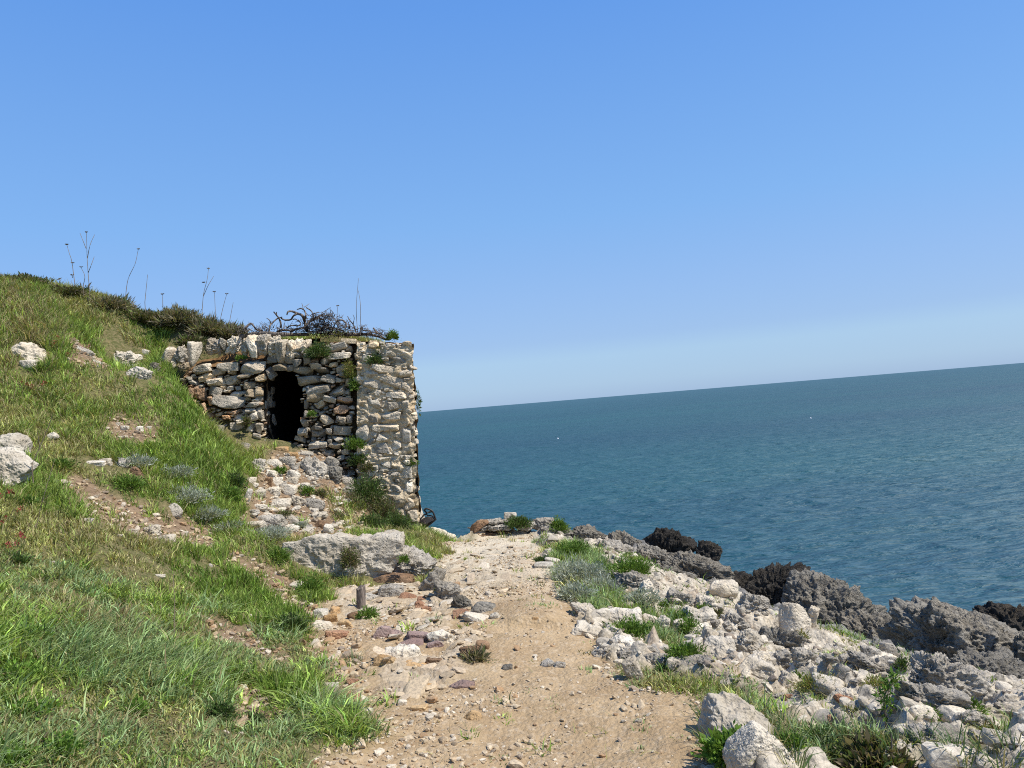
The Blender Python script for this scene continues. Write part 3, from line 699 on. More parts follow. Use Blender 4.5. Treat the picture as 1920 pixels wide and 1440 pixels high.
rk(1168,1018,76,48,-14,'grey','grey furrowed outcrop on top of the headland, right of the green bush','karst',Yd=10.9,sub=7)
rk(1100,1000,80,34,-8,'grey','grey streaked outcrop behind the green bush on the headland','karst',Yd=11.0,sub=7)
rk(1145,1028,84,40,-10,'pale','pale outcrop in front of the grey furrowed outcrop on the headland','karst',Yd=10.0,sub=6)
rk(1225,1045,80,42,-12,'grey','grey ragged outcrop between headland top and rounded grey rock','karst',Yd=9.9,sub=7)
rk(1340,1100,70,40,-16,'grey','grey rough rock beside the low black jagged rock','karst',Yd=8.9)
# pale boulders
rk(1772,1277,138,92,-22,'pale','pale pitted boulder with ridge falling to the right below the grey dome','karst',sub=7,sink=.3)
rk(1736,1300,130,56,-18,'pale','long pale pitted slab leaning against the ridge-backed boulder','karst',sub=6)
rk(1650,1252,104,46,-12,'pale','long low pale rock with a knob on its right end, left of the ridge-backed boulder','karst',sub=6)
rk(1490,1160,56,60,-4,'white','upright blocky white rock in front of the grey crag','angular',sub=6)
rk(1521,1158,22,44,-10,'white','narrow white block standing right against the upright blocky rock')
rk(1462,1197,80,54,-6,'grey','grey rock with dark face among white rubble below the blocky rock','karst',sub=7)
rk(1404,1203,48,46,-34,'white','smooth pale wedge of rock tilted to the right below the small white plants',sub=6)
rk(1355,1104,54,32,-4,'white','pale block under the low black jagged rock, right of two')
rk(1323,1129,42,26,-2,'white','squarish pale block below and left of the block under the black rock')
rk(1369,1104,24,22,0,'white','small pale block squeezed beside the larger one under the black rock')
rk(1460,1232,42,32,-6,'pale','round pitted boulder below the grey dark-faced rock, left of a row','karst')
rk(1505,1232,46,32,-12,'pale','round pitted boulder second in the row below the grey dark-faced rock','karst')
rk(1556,1239,28,24,0,'pale','round brownish boulder third in the row towards the big dome')
rk(1588,1238,31,26,-4,'pale','round brownish boulder fourth in the row towards the big dome')
rk(1633,1226,35,34,6,'pale','rounded pale rock leaning on a cubic one left of the big dome')
rk(1662,1218,31,32,0,'pale','cubic pale rock tucked against the left foot of the big dome')
rk(1582,1262,32,30,-20,'pale','leaning brownish rock just under the row of round boulders')
rk(1615,1275,38,26,4,'white','white domed rock beside a green cushion below the long low rock')
rk(1478,1280,34,40,-16,'white','white blunt rock at the near end of the rubble field')
rk(1722,1338,54,34,-6,'white','smooth white boulder right of the little sapling')
rk(1855,1362,40,26,-14,'white','smooth rounded white rock at the right among fine rubble')
rk(1763,1380,104,40,-2,'pale','low dark pitted ledge behind the grass at lower right','karst',sub=6)
rk(1842,1385,46,24,-10,'pale','pale pitted lump at the right end of the low ledge','karst')
rk(1895,1330,70,40,-10,'pale','pale rubbly outcrop at the right edge below the grey outcrop','karst',sub=6)
rk(1820,1345,80,36,-6,'pale','pale pitted shelf between sapling and right edge','karst',sub=6)
rk(1373,1346,104,64,-16,'white','big white pitted boulder in the grass right of the path, farther of two','block',sub=7,sink=.35,depth=.3,tiltx=20,name='limestone_boulder')
rk(1432,1366,56,34,-34,'pale','low white shoulder of rock trailing right from the big grass boulder','karst',sub=6,tiltx=20)
rk(1412,1410,92,84,-38,'white','smooth white boulder at the bottom edge, nearer of two in the grass','angular',sub=7,sink=.4,tiltx=14,name='limestone_boulder')
rk(1160,1160,74,30,4,'white','broad white slab between the grey shrub and the grassy hollow',sub=6,style='slab')
rk(1214,1165,38,26,-16,'white','white rock right next to the broad white slab')
rk(1243,1168,30,28,-30,'white','tilted white rock at the right end of the broad slab row')
rk(1106,1182,52,22,-4,'white','flat white rock sunk at the path edge below the broad slab',style='slab')
rk(1176,1226,44,24,4,'pale','rough grey-white rock above the upright lit stone','karst')
rk(1187,1256,32,44,20,'white','upright sunlit white stone at the right edge of the path',sub=6)
rk(1226,1234,54,28,0,'pale','pitted pale rock behind the upright sunlit stone','karst')
rk(1264,1246,34,26,-8,'white','rounded white rock end of the pitted pair by the path')
rk(1274,1172,28,22,0,'white','small round white rock above the green cushion')
rk(1310,1153,50,28,-14,'white','flat white boulder at the foot of the pale blocks',style='slab')
rk(1328,1195,32,36,-28,'white','leaning white boulder right of the green cushion')
rk(1192,1088,86,38,-4,'pale','heap-like pale outcrop right of the big grey shrub','karst',sub=6)
rk(1275,1122,54,34,-6,'pale','knobbly pale outcrop below the heap-like outcrop','karst',sub=6)
rk(1375,1165,60,34,-10,'pale','pale craggy rock between flat boulder and blocky rock','karst',sub=6)
rk(1410,1130,60,40,-16,'pale','pale broken rock climbing towards the black crag','karst',sub=6)
rk(1350,1215,50,26,-14,'white','long white rock in the middle of the rubble slope',style='slab')
rk(1415,1255,60,30,-20,'white','slanting white rock in the lower rubble slope',style='slab')
rk(1540,1262,44,26,-12,'white','white lump above the green cushion in the lower rubble')
rk(1585,1300,40,24,-6,'white','white lump right of the orange bricks')
rk(1020,1060,36,12,2,'white','flat white stone at the far right rim of the path',style='slab')
rk(1036,1050,30,12,0,'white','flat white stone behind the other one at the far right rim',style='slab')
# headland end of the path
rk(915,995,84,14,4,'brown','brown undercut base of the layered ledge at the far end of the path',style='karst',cat='rock ledge',Yd=11.0,sub=6,name='rock_ledge')
rk(920,987,86,13,4,'pale','lower pale slab of the layered ledge at the far end of the path',style='karst',Yd=11.0,sub=6,depth=.5)
rk(930,977,74,13,2,'pale','upper pale slab of the layered ledge at the far end of the path',style='karst',Yd=11.05,sub=6,depth=.45)
rk(897,983,40,14,34,'brown','dark slanting stone against the left end of the layered ledge',Yd=10.95)
rk(957,967,24,14,0,'white','white stone crowning the ledge at the end of the path',Yd=11.15)
rk(985,984,40,18,-4,'pale','low pale rock between ledge and low rock on the headland','karst',Yd=11.0)
rk(1040,994,60,22,-6,'pale','pale rough rock behind the upright green bush on the headland','karst',Yd=10.9,sub=6)
rk(1018,980,48,22,2,'pale','pale low rock between two green bushes on the headland','karst',Yd=11.0)
rk(830,1004,44,14,-20,'white','smooth white rock at the foot of the ruin corner by the sea',style='slab',Yd=10.7)
# big ledge below the ruin
rk(645,1040,214,86,0,'white','long grey limestone ledge with flat top below the ruin','block',sub=7,depth=.6,Yd=7.3,cat='rock ledge',name='rock_ledge',sharp=22,tiltx=0)
rk(765,1055,110,62,-8,'pale','dark rough right end of the long ledge with small hollows','karst',sub=6,Yd=7.4,depth=.6,name='rock_ledge',cat='rock ledge')
rk(745,1010,28,20,0,'ochre','small tan stone perched on the long ledge',Yd=7.7)
rk(815,1085,40,50,-40,'pale','lit pale rock sloping down from the end of the ledge','karst')
rk(840,1108,60,40,-10,'pale','broken grey rocks below the ledge end beside the path','karst',sub=6)
rk(867,1128,44,30,-18,'grey','dark grey jagged rock at the path below the ledge end','karst')
rk(905,1140,44,20,-14,'grey','low purple-grey rock reaching into the path','slab')
rk(893,1158,50,18,-12,'white','pale flat rock under the purple-grey one at the path')
rk(930,1155,26,14,-10,'white','thin pale stone at the tip of the rocks in the path')
rk(735,1082,90,22,0,'brown','brown undercut base below the long ledge','slab')
# karst boulders below the opening of the ruin
rk(410,847,34,40,0,'pale','pitted boulder at the left foot of the ruin','karst',Yd=9.75,sub=6)
rk(457,850,44,44,0,'pale','hollowed pitted boulder below left of the dark opening','karst',Yd=9.7,sub=6)
rk(485,872,30,26,0,'pale','small pitted boulder next to the hollowed one','karst')
rk(588,885,56,60,-10,'pale','furrowed grey boulder below right of the dark opening','karst',Yd=9.6,sub=6)
rk(625,890,34,34,-6,'grey','grey rounded boulder right of the furrowed one','karst',Yd=9.65)
rk(622,866,28,20,-14,'pale','smooth grey block above the rounded boulder',Yd=9.8)
rk(540,865,34,20,0,'pale','lumpy rock just under the sill of the opening','karst')
GG = 'pale rubble blocks of the ramp below the opening'; LG = 'pale loose block on the rubble ramp below the dark opening'
for b in ((515,867,36,14,-4,'white'),(512,890,34,18,-20,'white'),(520,902,22,16,0,'white'),(505,903,15,18,0,'brown'),(550,890,26,20,-10,'white'),(548,900,24,14,0,'white'),(478,910,14,10,0,'white'),(485,924,26,18,-6,'white'),(465,930,12,28,-14,'white'),(512,920,30,18,0,'white'),(540,918,36,20,0,'white'),(560,940,34,22,-20,'white'),(525,945,40,24,-6,'white'),(490,952,36,16,0,'white'),(590,945,44,24,-12,'pale'),(593,966,48,16,2,'white'),(545,972,36,18,-4,'white'),(600,983,34,16,-4,'brown'),(616,993,20,18,-10,'white'),(505,975,60,22,4,'pale'),(478,985,40,18,6,'white'),(540,990,40,18,-12,'white'),(470,900,20,12,0,'white'),(570,912,22,14,0,'white'),(565,870,20,12,0,'white'),(550,853,22,12,0,'ochre'),(575,850,20,10,0,'white'),(530,842,24,10,0,'ochre'),(652,905,22,22,0,'pale'),(682,915,16,22,0,'pale'),(655,918,22,14,0,'pale')):
    rk(*b, label=LG, group=GG)
# hillside rocks
rk(60,662,56,32,-18,'white','white rounded rock on the upper hillside, leaning on a smaller one',style='block',sub=6,sink=.3)
rk(55,686,28,24,0,'white','small pale rock under the white rounded rock on the hillside')
rk(232,676,62,40,-6,'white','white craggy rock in the turf left of the leaning coping stones','karst',sub=6,sink=.3)
rk(262,700,44,26,-20,'white','low white craggy rock just below the craggy rock on the hill','karst')
rk(290,690,24,22,0,'grey','grey rock between the craggy white rock and the coping stones','karst')
rk(272,662,18,14,0,'white','small white stone above the craggy hillside rock')
rk(20,838,58,36,-14,'white','pale rounded rock just above the big boulder at the left edge','block',sub=6,sharp=5)
rk(8,880,80,72,-28,'white','big pitted white boulder cut by the left edge','block',sub=7,sink=.3,sharp=5)
rk(175,868,44,10,-2,'white','thin flat white stone in the turf of the middle hillside',style='slab')
rk(200,866,22,14,4,'white','small broken stone beside the thin flat one')
rk(284,997,34,26,4,'white','white round-topped rock on the bare earth of the hill',sub=6)
rk(312,1010,36,18,0,'white','flat white rock right of the round-topped one on bare earth')
rk(251,997,18,12,0,'white','small white stone left of the round-topped rock')
rk(327,957,32,24,-28,'white','slanted white rock below the grey-leaved shrub')
rk(165,976,20,10,0,'white','little pale stone on the left of the bare earth patch')
rk(233,868,22,20,0,'pale','rounded grey stone beside the grey shrub on the hill','karst')
rk(258,885,26,16,-24,'brown','brown tilted stone under the grey shrub on the hill')
rk(100,818,20,16,-40,'white','thin sliver of white rock standing in the hillside turf')
rk(562,1098,34,12,-4,'white','flat white stone on the earthy edge above the path',style='slab')
rk(596,1072,12,10,0,'white','little white stone in the green bank near the ledge')
rk(155,656,40,10,-24,'pale','flat grey stones half sunk in the upper turf',style='slab')
rk(182,679,22,8,-10,'white','thin pale stone right of the half sunk flat stones',style='slab')
GH = 'small white stones in the hillside turf'; LH = 'small white stone half buried in the hillside turf'
for b in ((232,803,18,10),(262,804,16,10),(235,820,20,7),(222,795,9,6),(280,802,9,6),(90,899,14,6),(165,900,9,5),(207,985,12,6),(225,1005,12,7),(345,1000,14,7),(395,1060,10,6),(300,1080,22,8),(100,1055,10,5),(452,1042,12,6),(520,1075,16,8),(390,1290,12,10),(425,1372,12,8),(450,1376,12,8),(475,1382,10,8),(560,1278,12,9),(540,1190,9,6),(470,1155,9,6)):
    rk(*b, label=LH, group=GH)
# stones and bricks on and beside the path
rk(632,1190,42,16,-4,'brick','flat orange brick at the grassy left rim of the path, below the post',style='slab',name='brick',cat='brick',sharp=30)
rk(663,1316,28,22,12,'brick','square orange brick at the left rim, nearest to the viewer',name='brick',cat='brick',sharp=30)
rk(662,1278,28,12,-2,'brick','small orange brick above the nearest one at the left rim',name='brick',cat='brick',sharp=30)
rk(684,1335,28,24,-20,'white','rough white rock behind the nearest orange brick')
rk(619,1288,30,14,-4,'white','pale flat stone at the left rim above the bricks',style='slab')
for k, (dx, dy, w) in enumerate(((0, 6, 24), (-2, -2, 22), (2, -11, 20))):
    rk(790 + dx, 1134 + dy, w, 11, (-4, 2, -6)[k], 'brick', ('bottom brick of the small red stack by the rocks', 'middle brick of the small red stack by the rocks', 'top brick of the small red stack by the rocks')[k], style='slab', name='brick', cat='brick', sharp=30, sink=.05)
rk(765,1118,34,8,-2,'brick','thin red brick lying left of the small stack',style='slab',name='brick',cat='brick',sharp=30)
rk(864,1151,31,15,4,'brick','red brick lying beside the path rocks, its face to the viewer',style='slab',name='brick',cat='brick',sharp=30)
rk(800,1143,20,12,0,'brick','broken brick piece right under the small stack',name='brick',cat='brick')
rk(718,1186,36,26,-10,'maroon','purple flat stone, left one of the purple slabs',style='slab',sharp=26)
rk(785,1193,46,20,-8,'maroon','purple flat stone, upper right one of the purple slabs',style='slab',sharp=26)
rk(772,1206,46,18,6,'maroon','purple flat stone, nearest of the purple slabs',style='slab',sharp=26)
rk(745,1190,30,14,0,'maroon','grey-purple slab between the left and right purple stones',style='slab')
rk(816,1207,32,16,-4,'maroon','grey-purple low stone right of the purple slabs',style='slab')
rk(832,1195,50,18,8,'white','cream bedrock slab beside the purple stones',style='slab')
rk(755,1225,54,16,2,'white','cream slab below the purple stones',style='slab')
rk(776,1244,50,16,2,'ochre','ochre flat stone below the cream slab',style='slab')
rk(722,1236,40,18,-6,'ochre','ochre rounded stone left of the ochre flat one')
rk(812,1240,34,16,-4,'brown','brown low stone right of the ochre flat one')
rk(866,1285,48,14,16,'maroon','pinkish flush slab in the path surface',style='slab',sharp=26)
rk(800,1287,22,14,-16,'ochre','small yellowish stone tipped up on the path')
rk(781,1328,40,14,-4,'ochre','long yellow stone on the near path',style='slab')
rk(754,1318,18,12,-10,'white','small white stone left of the long yellow one')
rk(886,1341,34,20,14,'ochre','angular yellow stone lying alone on the near path',sub=6)
rk(951,1251,20,12,0,'grey','grey rounded stone half sunk in the path')
rk(1028,1244,30,14,0,'pale','left half of the pitted pair of stones in the path','karst')
rk(1050,1246,24,14,-6,'pale','right half of the pitted pair of stones in the path','karst')
rk(1003,1163,14,14,0,'ochre','small pointed stone standing on the path step')
rk(620,1160,26,18,10,'ochre','tan stone in the cluster left of the post')
rk(602,1150,26,18,0,'white','cream stone in the cluster left of the post, uppermost')
rk(628,1145,20,14,0,'ochre','small tan stone between post and cream stone')
rk(606,1174,36,18,-10,'white','cream low stone above the flat orange brick')
rk(650,1168,30,16,14,'ochre','tan sloping stone right of the cluster below the post')
rk(662,1155,24,16,0,'brown','brown small stone right below the wooden post')
rk(695,1120,30,14,0,'pale','low pale rock on the bare ground behind the post',style='slab')
rk(735,1108,44,18,0,'pale','rounded grey-white rock under the ledge, right of the post',style='slab')
rk(905,1210,26,18,-4,'brown','brown earthy lump at the left edge of the smooth path')
rk(880,1225,40,30,0,'brown','big brown earthy clod with dry grass at the path edge','karst')
rk(1575,1310,34,18,-14,'brick','broken orange tile pieces in the rubble left of the sapling',style='slab',name='brick',cat='brick')
rk(1563,1345,22,14,10,'brick','small orange tile piece below the broken ones',style='slab',name='brick',cat='brick')
rk(1478,1308,22,14,-12,'brick','reddish brick fragment under the white blunt rock',name='brick',cat='brick')
# loose pale rocks of the slope: individuals that only differ by chance
r = np.random.default_rng(77); cand = []
while len(cand) < 70:
    px = r.uniform(1040, 1915); py = r.uniform(1040, 1400)
    q = hit(px, py)
    if q is None or maskat(m_rock, q[0], q[1]) < .6 or maskat(greyband, q[0], q[1]) > .4 or abs(q[1] - 7) > 4.2 or inpoly(np.array([px]), np.array([py]), [(1640,1120),(1920,1120),(1920,1320),(1830,1330),(1690,1290)])[0]: continue
    s = min(r.lognormal(-2.2, .6), .19)
    if any(math.hypot(q[0] - a[0], q[1] - a[1]) < (s + a[3]) * .5 for a in cand): continue
    cand.append((q[0], q[1], q[2], s))
def scatter_rock(name, x, y, z, s, seed, mat, label, cat, group, style='angular', flat=.56, sub=4):
    rr = np.random.default_rng(seed)
    V, Fc = rock_verts(seed, (s * rr.uniform(.9, 1.35), s * rr.uniform(.7, 1.1), s * rr.uniform(flat * .75, flat * 1.2)), sub, style)
    V = V @ rotm('Y', rr.uniform(-18, 18)).T @ rotm('Z', rr.uniform(0, 360)).T
    return tag(obj(name, new_mesh(name, V, [Fc], True, None, [M[mat]]), None, (x, y, z + s * .0)), label, cat, group)
for k, (x, y, z, s) in enumerate(cand):
    scatter_rock('limestone_rock', x, y, z, s, 3000 + k, 'white' if r.random() < .72 else 'pale', LS, 'rock', GS, 'karst' if r.random() < .55 else 'angular', sub=5)
# rubble and gravel too many to count
proto = [rock_verts(600 + k, (1.15, .9, .62), 3, 'angular') for k in range(12)]
protoS = [rock_verts(640 + k, (1.2, .9, .6), 2, 'angular') for k in range(10)]
def scatter(name, pts, sizes, cols, protos, mat, seed, lift=.1):
    rr = np.random.default_rng(seed); acc = Acc()
    z = zt(pts[:, 0], pts[:, 1])
    which = rr.integers(0, len(protos), len(pts)); ang = rr.uniform(0, 2 * math.pi, len(pts))
    tx = rr.normal(0, .25, len(pts))
    for k in range(len(protos)):
        s = np.where(which == k)[0]
        if not len(s): continue
        V, Fc = protos[k]
        ca, sa = np.cos(ang[s])[:, None], np.sin(ang[s])[:, None]
        q = V[None] * sizes[s][:, None, None]
        qz = q[..., 2] + q[..., 0] * tx[s][:, None]
        P = np.stack([q[..., 0] * ca - q[..., 1] * sa + pts[s, 0][:, None], q[..., 0] * sa + q[..., 1] * ca + pts[s, 1][:, None], qz + (z[s] + sizes[s] * lift)[:, None]], -1)
        m_ = len(V)
        acc.add(P.reshape(-1, 3), (Fc[None] + (np.arange(len(s)) * m_)[:, None, None]).reshape(-1, 3), np.repeat(cols[s], m_, 0))
    return tag(obj(name, acc.mesh(name, mat, None, False)), kind='stuff')
mgv, t = nt('gravel'); n = N(t); tc = n('ShaderNodeTexCoord').outputs['Object']
c_ = n('ShaderNodeAttribute', attribute_name='col').outputs['Color']
f = noise(n, tc, 60, 5, .65); cc = mix(n, ramp(n, f, [(.42, g(0)), (.7, g(.65))]), c_, (.2, .17, .13))
p = n('ShaderNodeBsdfPrincipled', i_Base_Color=cc, i_Roughness=.95, i_Normal=n('ShaderNodeBump', i_Strength=.6, i_Distance=.01, i_Height=f).outputs[0]); p.inputs['Specular IOR Level'].default_value = .12
n('ShaderNodeOutputMaterial', i_Surface=p.outputs[0])
def sample(nwant, cond, box, seed):
    rr = np.random.default_rng(seed); out = []; tot = 0
    while tot < nwant:
        p_ = np.stack([rr.uniform(box[0], box[1], 60000), rr.uniform(box[2], box[3], 60000)], 1)
        p_ = p_[cond(p_[:, 0], p_[:, 1], rr)]; out.append(p_); tot += len(p_)
        if len(out) > 150: break
    return np.concatenate(out)[:nwant]
near = lambda x, y, rr: rr.random(len(x)) < np.clip((5.5 / np.hypot(x, y)) ** 1.3, .12, 1)
r = np.random.default_rng(88)
P1 = sample(3000, lambda x, y, rr: (maskat(m_rock, x, y) > rr.uniform(.35, .9, len(x))) & (maskat(greyband, x, y) < rr.uniform(.1, .8, len(x))) & near(x, y, rr), (-.9, 5.0, 2.4, 11.3), 1)
cr = np.where(r.random((len(P1), 1)) < .12, [[.34, .27, .2]], [[.61, .535, .415]]) * r.uniform(.7, 1.12, (len(P1), 1))
for k in range(130):
    px = r.uniform(465, 670); py = r.uniform(850, 1000); q = hit(px, py)
    if maskat(m_gully, q[0], q[1]) < .5: continue
    s_ = r.uniform(.05, .13); scatter_rock('limestone_rock', q[0], q[1], q[2], s_, 3500 + k, 'white' if r.random() < .7 else 'pale', LG, 'rock', GG, 'karst' if r.random() < .4 else 'angular', sub=4)
scatter('rubble', P1, np.clip(r.lognormal(-3.55, .65, len(P1)), .01, .13), cr, proto, mgv, 2, .02)
P2 = sample(7000, lambda x, y, rr: (maskat(m_path, x, y) > .3) & near(x, y, rr) & (rr.random(len(x)) < .05 + .8 * sstep(.05, .45, fbm(xyz(x * 1.7, y * 1.7), 3, 95)) + .6 * (maskat(m_path, x, y) < .9)), (-2.4, 1.6, 2.4, 11.0), 3)
pal = np.array([[.56, .44, .29], [.64, .54, .40], [.48, .35, .21], [.40, .25, .13], [.54, .41, .25], [.34, .26, .18]])
scatter('path_gravel', P2, np.clip(r.lognormal(-4.5, .55, len(P2)), .005, .055), pal[r.choice(6, len(P2), p=[.3, .22, .2, .08, .15, .05])] * r.uniform(.8, 1.1, (len(P2), 1)), protoS, mgv, 4, .14)
P4 = sample(380, lambda x, y, rr: (maskat(m_bed, x, y) > .25) & (maskat(m_path, x, y) > .4) & near(x, y, rr), (-2.4, .9, 3.5, 11), 7)
protoF = [rock_verts(680 + k, (1.5, 1.1, .32), 3, 'angular', 24) for k in range(10)]
scatter('embedded_stones', P4, np.clip(r.lognormal(-3.0, .5, len(P4)), .02, .13), np.array([[.60, .51, .38], [.55, .43, .29], [.50, .385, .25], [.58, .45, .29]])[r.integers(0, 4, len(P4))] * r.uniform(.8, 1.12, (len(P4), 1)), protoF, mgv, 8, .02)
P3 = sample(3600, lambda x, y, rr: (np.maximum(maskat(m_soil, x, y), maskat(m_gully, x, y)) > .4) & (x < .2), (-5.5, -.4, 2.4, 10.0), 5)
scatter('earth_gravel', P3, np.clip(r.lognormal(-4.0, .6, len(P3)), .007, .07), pal[r.choice(6, len(P3))] * r.uniform(.85, 1.1, (len(P3), 1)), protoS, mgv, 6, .14)
# ------------------------------------------------------------------ grass and herbs
def blades(pos, ang, lean, h, w, col, tw, seg=2):
    n_ = len(pos); dx, dy = np.cos(ang), np.sin(ang); sx_, sy_ = np.cos(tw), np.sin(tw)
    ss = (0., .55, 1.) ; ww = (1., .75, 0.)
    V = []
    for s, k in zip(ss, ww):
        off = lean * h * s ** 1.8; z = h * (s - .45 * np.clip(lean, 0, 1.2) * s * s)
        p_ = pos + np.stack([dx * off, dy * off, z], 1)
        e = np.stack([sx_ * w * k / 2, sy_ * w * k / 2, 0 * w], 1)
        if k: V += [p_ - e, p_ + e]
        else: V += [p_]
    V = np.stack(V, 1)
    b = np.arange(n_)[:, None] * 5
    F4 = b + np.array([[0, 1, 3, 2]]); F3 = b + np.array([[2, 3, 4]])
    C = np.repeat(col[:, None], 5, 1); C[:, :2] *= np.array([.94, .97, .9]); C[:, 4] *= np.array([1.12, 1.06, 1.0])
    return V.reshape(-1, 3), F4, F3, C.reshape(-1, 3)
def blade_obj(name, sets, mat='grass'):
    V = []; A4 = []; A3 = []; C = []; o = 0
    for v, f4, f3, c in sets:
        V.append(v); A4.append(f4 + o); A3.append(f3 + o); C.append(c); o += len(v)
    return obj(name, new_mesh(name, np.concatenate(V), [np.concatenate(A4), np.concatenate(A3)], True, np.concatenate(C), [M[mat]]))
r = np.random.default_rng(501)
LUSH = [reg(p) for p in (
 [(296,705),(350,745),(400,820),(462,905),(458,960),(400,930),(335,850),(285,770)],
 [(300,1045),(420,1030),(500,1085),(585,1150),(570,1200),(480,1175),(400,1125),(310,1090)],
 [(500,1030),(560,1060),(620,1120),(590,1140),(540,1090)],
 [(180,905),(260,895),(300,940),(210,950)],
 [(330,1250),(450,1260),(560,1270),(640,1330),(560,1330),(430,1290)],
 [(210,560),(330,620),(360,650),(250,640)])]
STRAW = [reg(p) for p in ([(0,540),(60,560),(120,640),(60,700),(0,720)], [(90,1120),(200,1140),(260,1190),(150,1200)], [(190,960),(280,1010),(200,1030)])]
def dens_field(x, y): return fbm(xyz(x * 1.9, y * 1.9), 3, 301)
def tufts(nwant, box, seed, dens):
    def cond(x, y, rr):
        soil = np.maximum(maskat(m_soil, x, y), maskat(m_gully, x, y)); pa = maskat(m_path, x, y); ro = maskat(m_rock, x, y)
        k = (1 - .86 * sstep(.12, .95, soil)) * (1 - .985 * sstep(.2, .7, pa)) * (1 - .97 * sstep(.2, .7, ro) * (1 - .55 * sstep(.15, .4, fbm(xyz(x * 1.5, y * 1.5), 2, 305))))
        k = k * np.clip(.78 + .9 * dens_field(x, y), .12, 1)
        k = k * dens(x, y) * maskat(slopef, x, y) / 2.6
        k = k * ~((y > 9.9) & (y < 10.75) & (x > -4.75)) * ~((y > 10.6) & (x > -1.9)) * (zt(x, y) > SEA + 1.6)
        return rr.random(len(x)) < k
    return sample(nwant, cond, box, seed)
T = tufts(27000, (-7.6, 3.2, 2.1, 12.6), 11, lambda x, y: np.clip((4.2 / np.hypot(x, y)) ** .75, .4, 1))
T2 = tufts(3500, (-13, -7, 1.5, 14), 12, lambda x, y: 1.)
T3 = tufts(1500, (-4, -.6, .3, 2.2), 13, lambda x, y: 1.)
T = np.concatenate([T, T2, T3])
RK = np.array(ROCKS); bad = np.zeros(len(T), bool)
for a_, b_, c_, d_ in RK: bad |= (np.abs(T[:, 0] - a_) < c_ + .03) & (T[:, 1] > b_ - d_ - .09) & (T[:, 1] < b_ + d_)
T = T[~bad]
n_t = len(T); dist = np.hypot(T[:, 0], T[:, 1])
lush = np.any([inpoly(T[:, 0] + r.normal(0, .08, n_t), T[:, 1] + r.normal(0, .08, n_t), p_) for p_ in LUSH], 0)
straw = np.any([inpoly(T[:, 0] + r.normal(0, .15, n_t), T[:, 1] + r.normal(0, .15, n_t), p_) for p_ in STRAW], 0)
nzA = fbm(xyz(T[:, 0] * 1.3, T[:, 1] * 1.3), 3, 311); nzB = fbm(xyz(T[:, 0] * 4, T[:, 1] * 4), 2, 312)
rightside = T[:, 0] > .1
longg = (dist < 5.8) & ~lush & ~rightside & (nzA + r.normal(0, .25, n_t) > -.25)
pal_blue = np.array([.29, .385, .165]); pal_green = np.array([.235, .325, .072]); pal_lush = np.array([.16, .245, .042]); pal_olive = np.array([.32, .33, .115]); pal_straw = np.array([.44, .38, .20]); pal_brown = np.array([.21, .16, .09])
base = np.where((nzA + r.normal(0, .15, n_t) > -.12)[:, None], pal_green, pal_olive)
base = np.where(longg[:, None], np.where((nzB > -.1)[:, None], pal_blue, pal_green * 1.1), base)
base = np.where((rightside & (nzB > -.2))[:, None], pal_blue * .9, base)
nearsh = (dist < 5.8) & ~lush & ~longg & ~rightside & (r.random(n_t) < .6)
base = np.where(nearsh[:, None], pal_blue * .95, base)
base = np.where(lush[:, None], np.where((nzB > .15)[:, None], pal_green * 1.05, pal_lush), base)
ht = np.where(longg, .088, np.where(lush, .054, .062)) * np.exp(r.normal(0, .28, n_t)) * np.clip(1 + .9 * nzA, .55, 1.7)
ht *= 1 + .55 * sstep(5.5, 7.5, dist) * ~lush + .2 * sstep(5.5, 7.5, dist) * lush
ht = np.where(straw & ~longg, ht * 1.5, ht); ht = np.where(rightside, ht * .95, ht); ht = np.where((T[:, 1] > 8.8) & ~lush, ht * 1.25, ht)
edge = np.maximum(np.maximum(maskat(m_soil, T[:, 0], T[:, 1]), maskat(m_path, T[:, 0], T[:, 1])), maskat(m_rock, T[:, 0], T[:, 1]))
ht *= 1 - .45 * sstep(.1, .6, edge)
nb_ = np.where(lush, 19, np.where(longg, 16, 17)); idx = np.repeat(np.arange(n_t), nb_); nB = len(idx)
rad = np.where(lush, .055, .05)[idx] * np.sqrt(r.random(nB)); th = r.uniform(0, 2 * math.pi, nB)
bx = T[idx, 0] + rad * np.cos(th); by = T[idx, 1] + rad * np.sin(th)
pos = np.stack([bx, by, zt(bx, by) - .006], 1)
comb = np.where(longg, 1., 0.)[idx]       # long grass lies over, down the slope
dirx = np.cos(th) * .8 + comb * (.35 + .6 * nzB[idx]) ; diry = np.sin(th) * .8 - comb * (.15 + .7 * nzA[idx])
dirx += r.normal(0, .55, nB); diry += r.normal(0, .55, nB)
ang = np.arctan2(diry, dirx)
lean = np.where(longg[idx], r.uniform(.3, 1.3, nB), np.where(lush[idx], r.uniform(.15, .8, nB), r.uniform(.2, 1.0, nB)))
hb = np.minimum(ht[idx] * np.exp(r.normal(0, .25, nB)), .2); wb = np.clip(.0058 + .0003 * dist[idx], .006, .0088) * r.uniform(.75, 1.3, nB)
wb = np.where(longg[idx], wb * 1.15, wb)
colb = base[idx] * np.exp(r.normal(0, .27, (n_t, 1)))[idx] * np.exp(r.normal(0, .3, (nB, 1))) * (1 + r.normal(0, .05, (nB, 3)))
dry = r.random(nB) < np.where(straw, .68, np.where(lush, .03, np.where(longg | nearsh, .07, np.clip(.13 - .35 * nzA, .03, .4))))[idx]
colb = np.where(dry[:, None], np.where((r.random(nB) < .7)[:, None], pal_straw, pal_brown) * np.exp(r.normal(0, .22, (nB, 1))), colb)
tw = r.uniform(0, math.pi, nB)
G = tufts(30000, (-6.5, 2.6, 2.1, 11.5), 17, lambda x, y: np.clip((4.2 / np.hypot(x, y)) ** 1.2, .2, 1)); m_ = len(G)
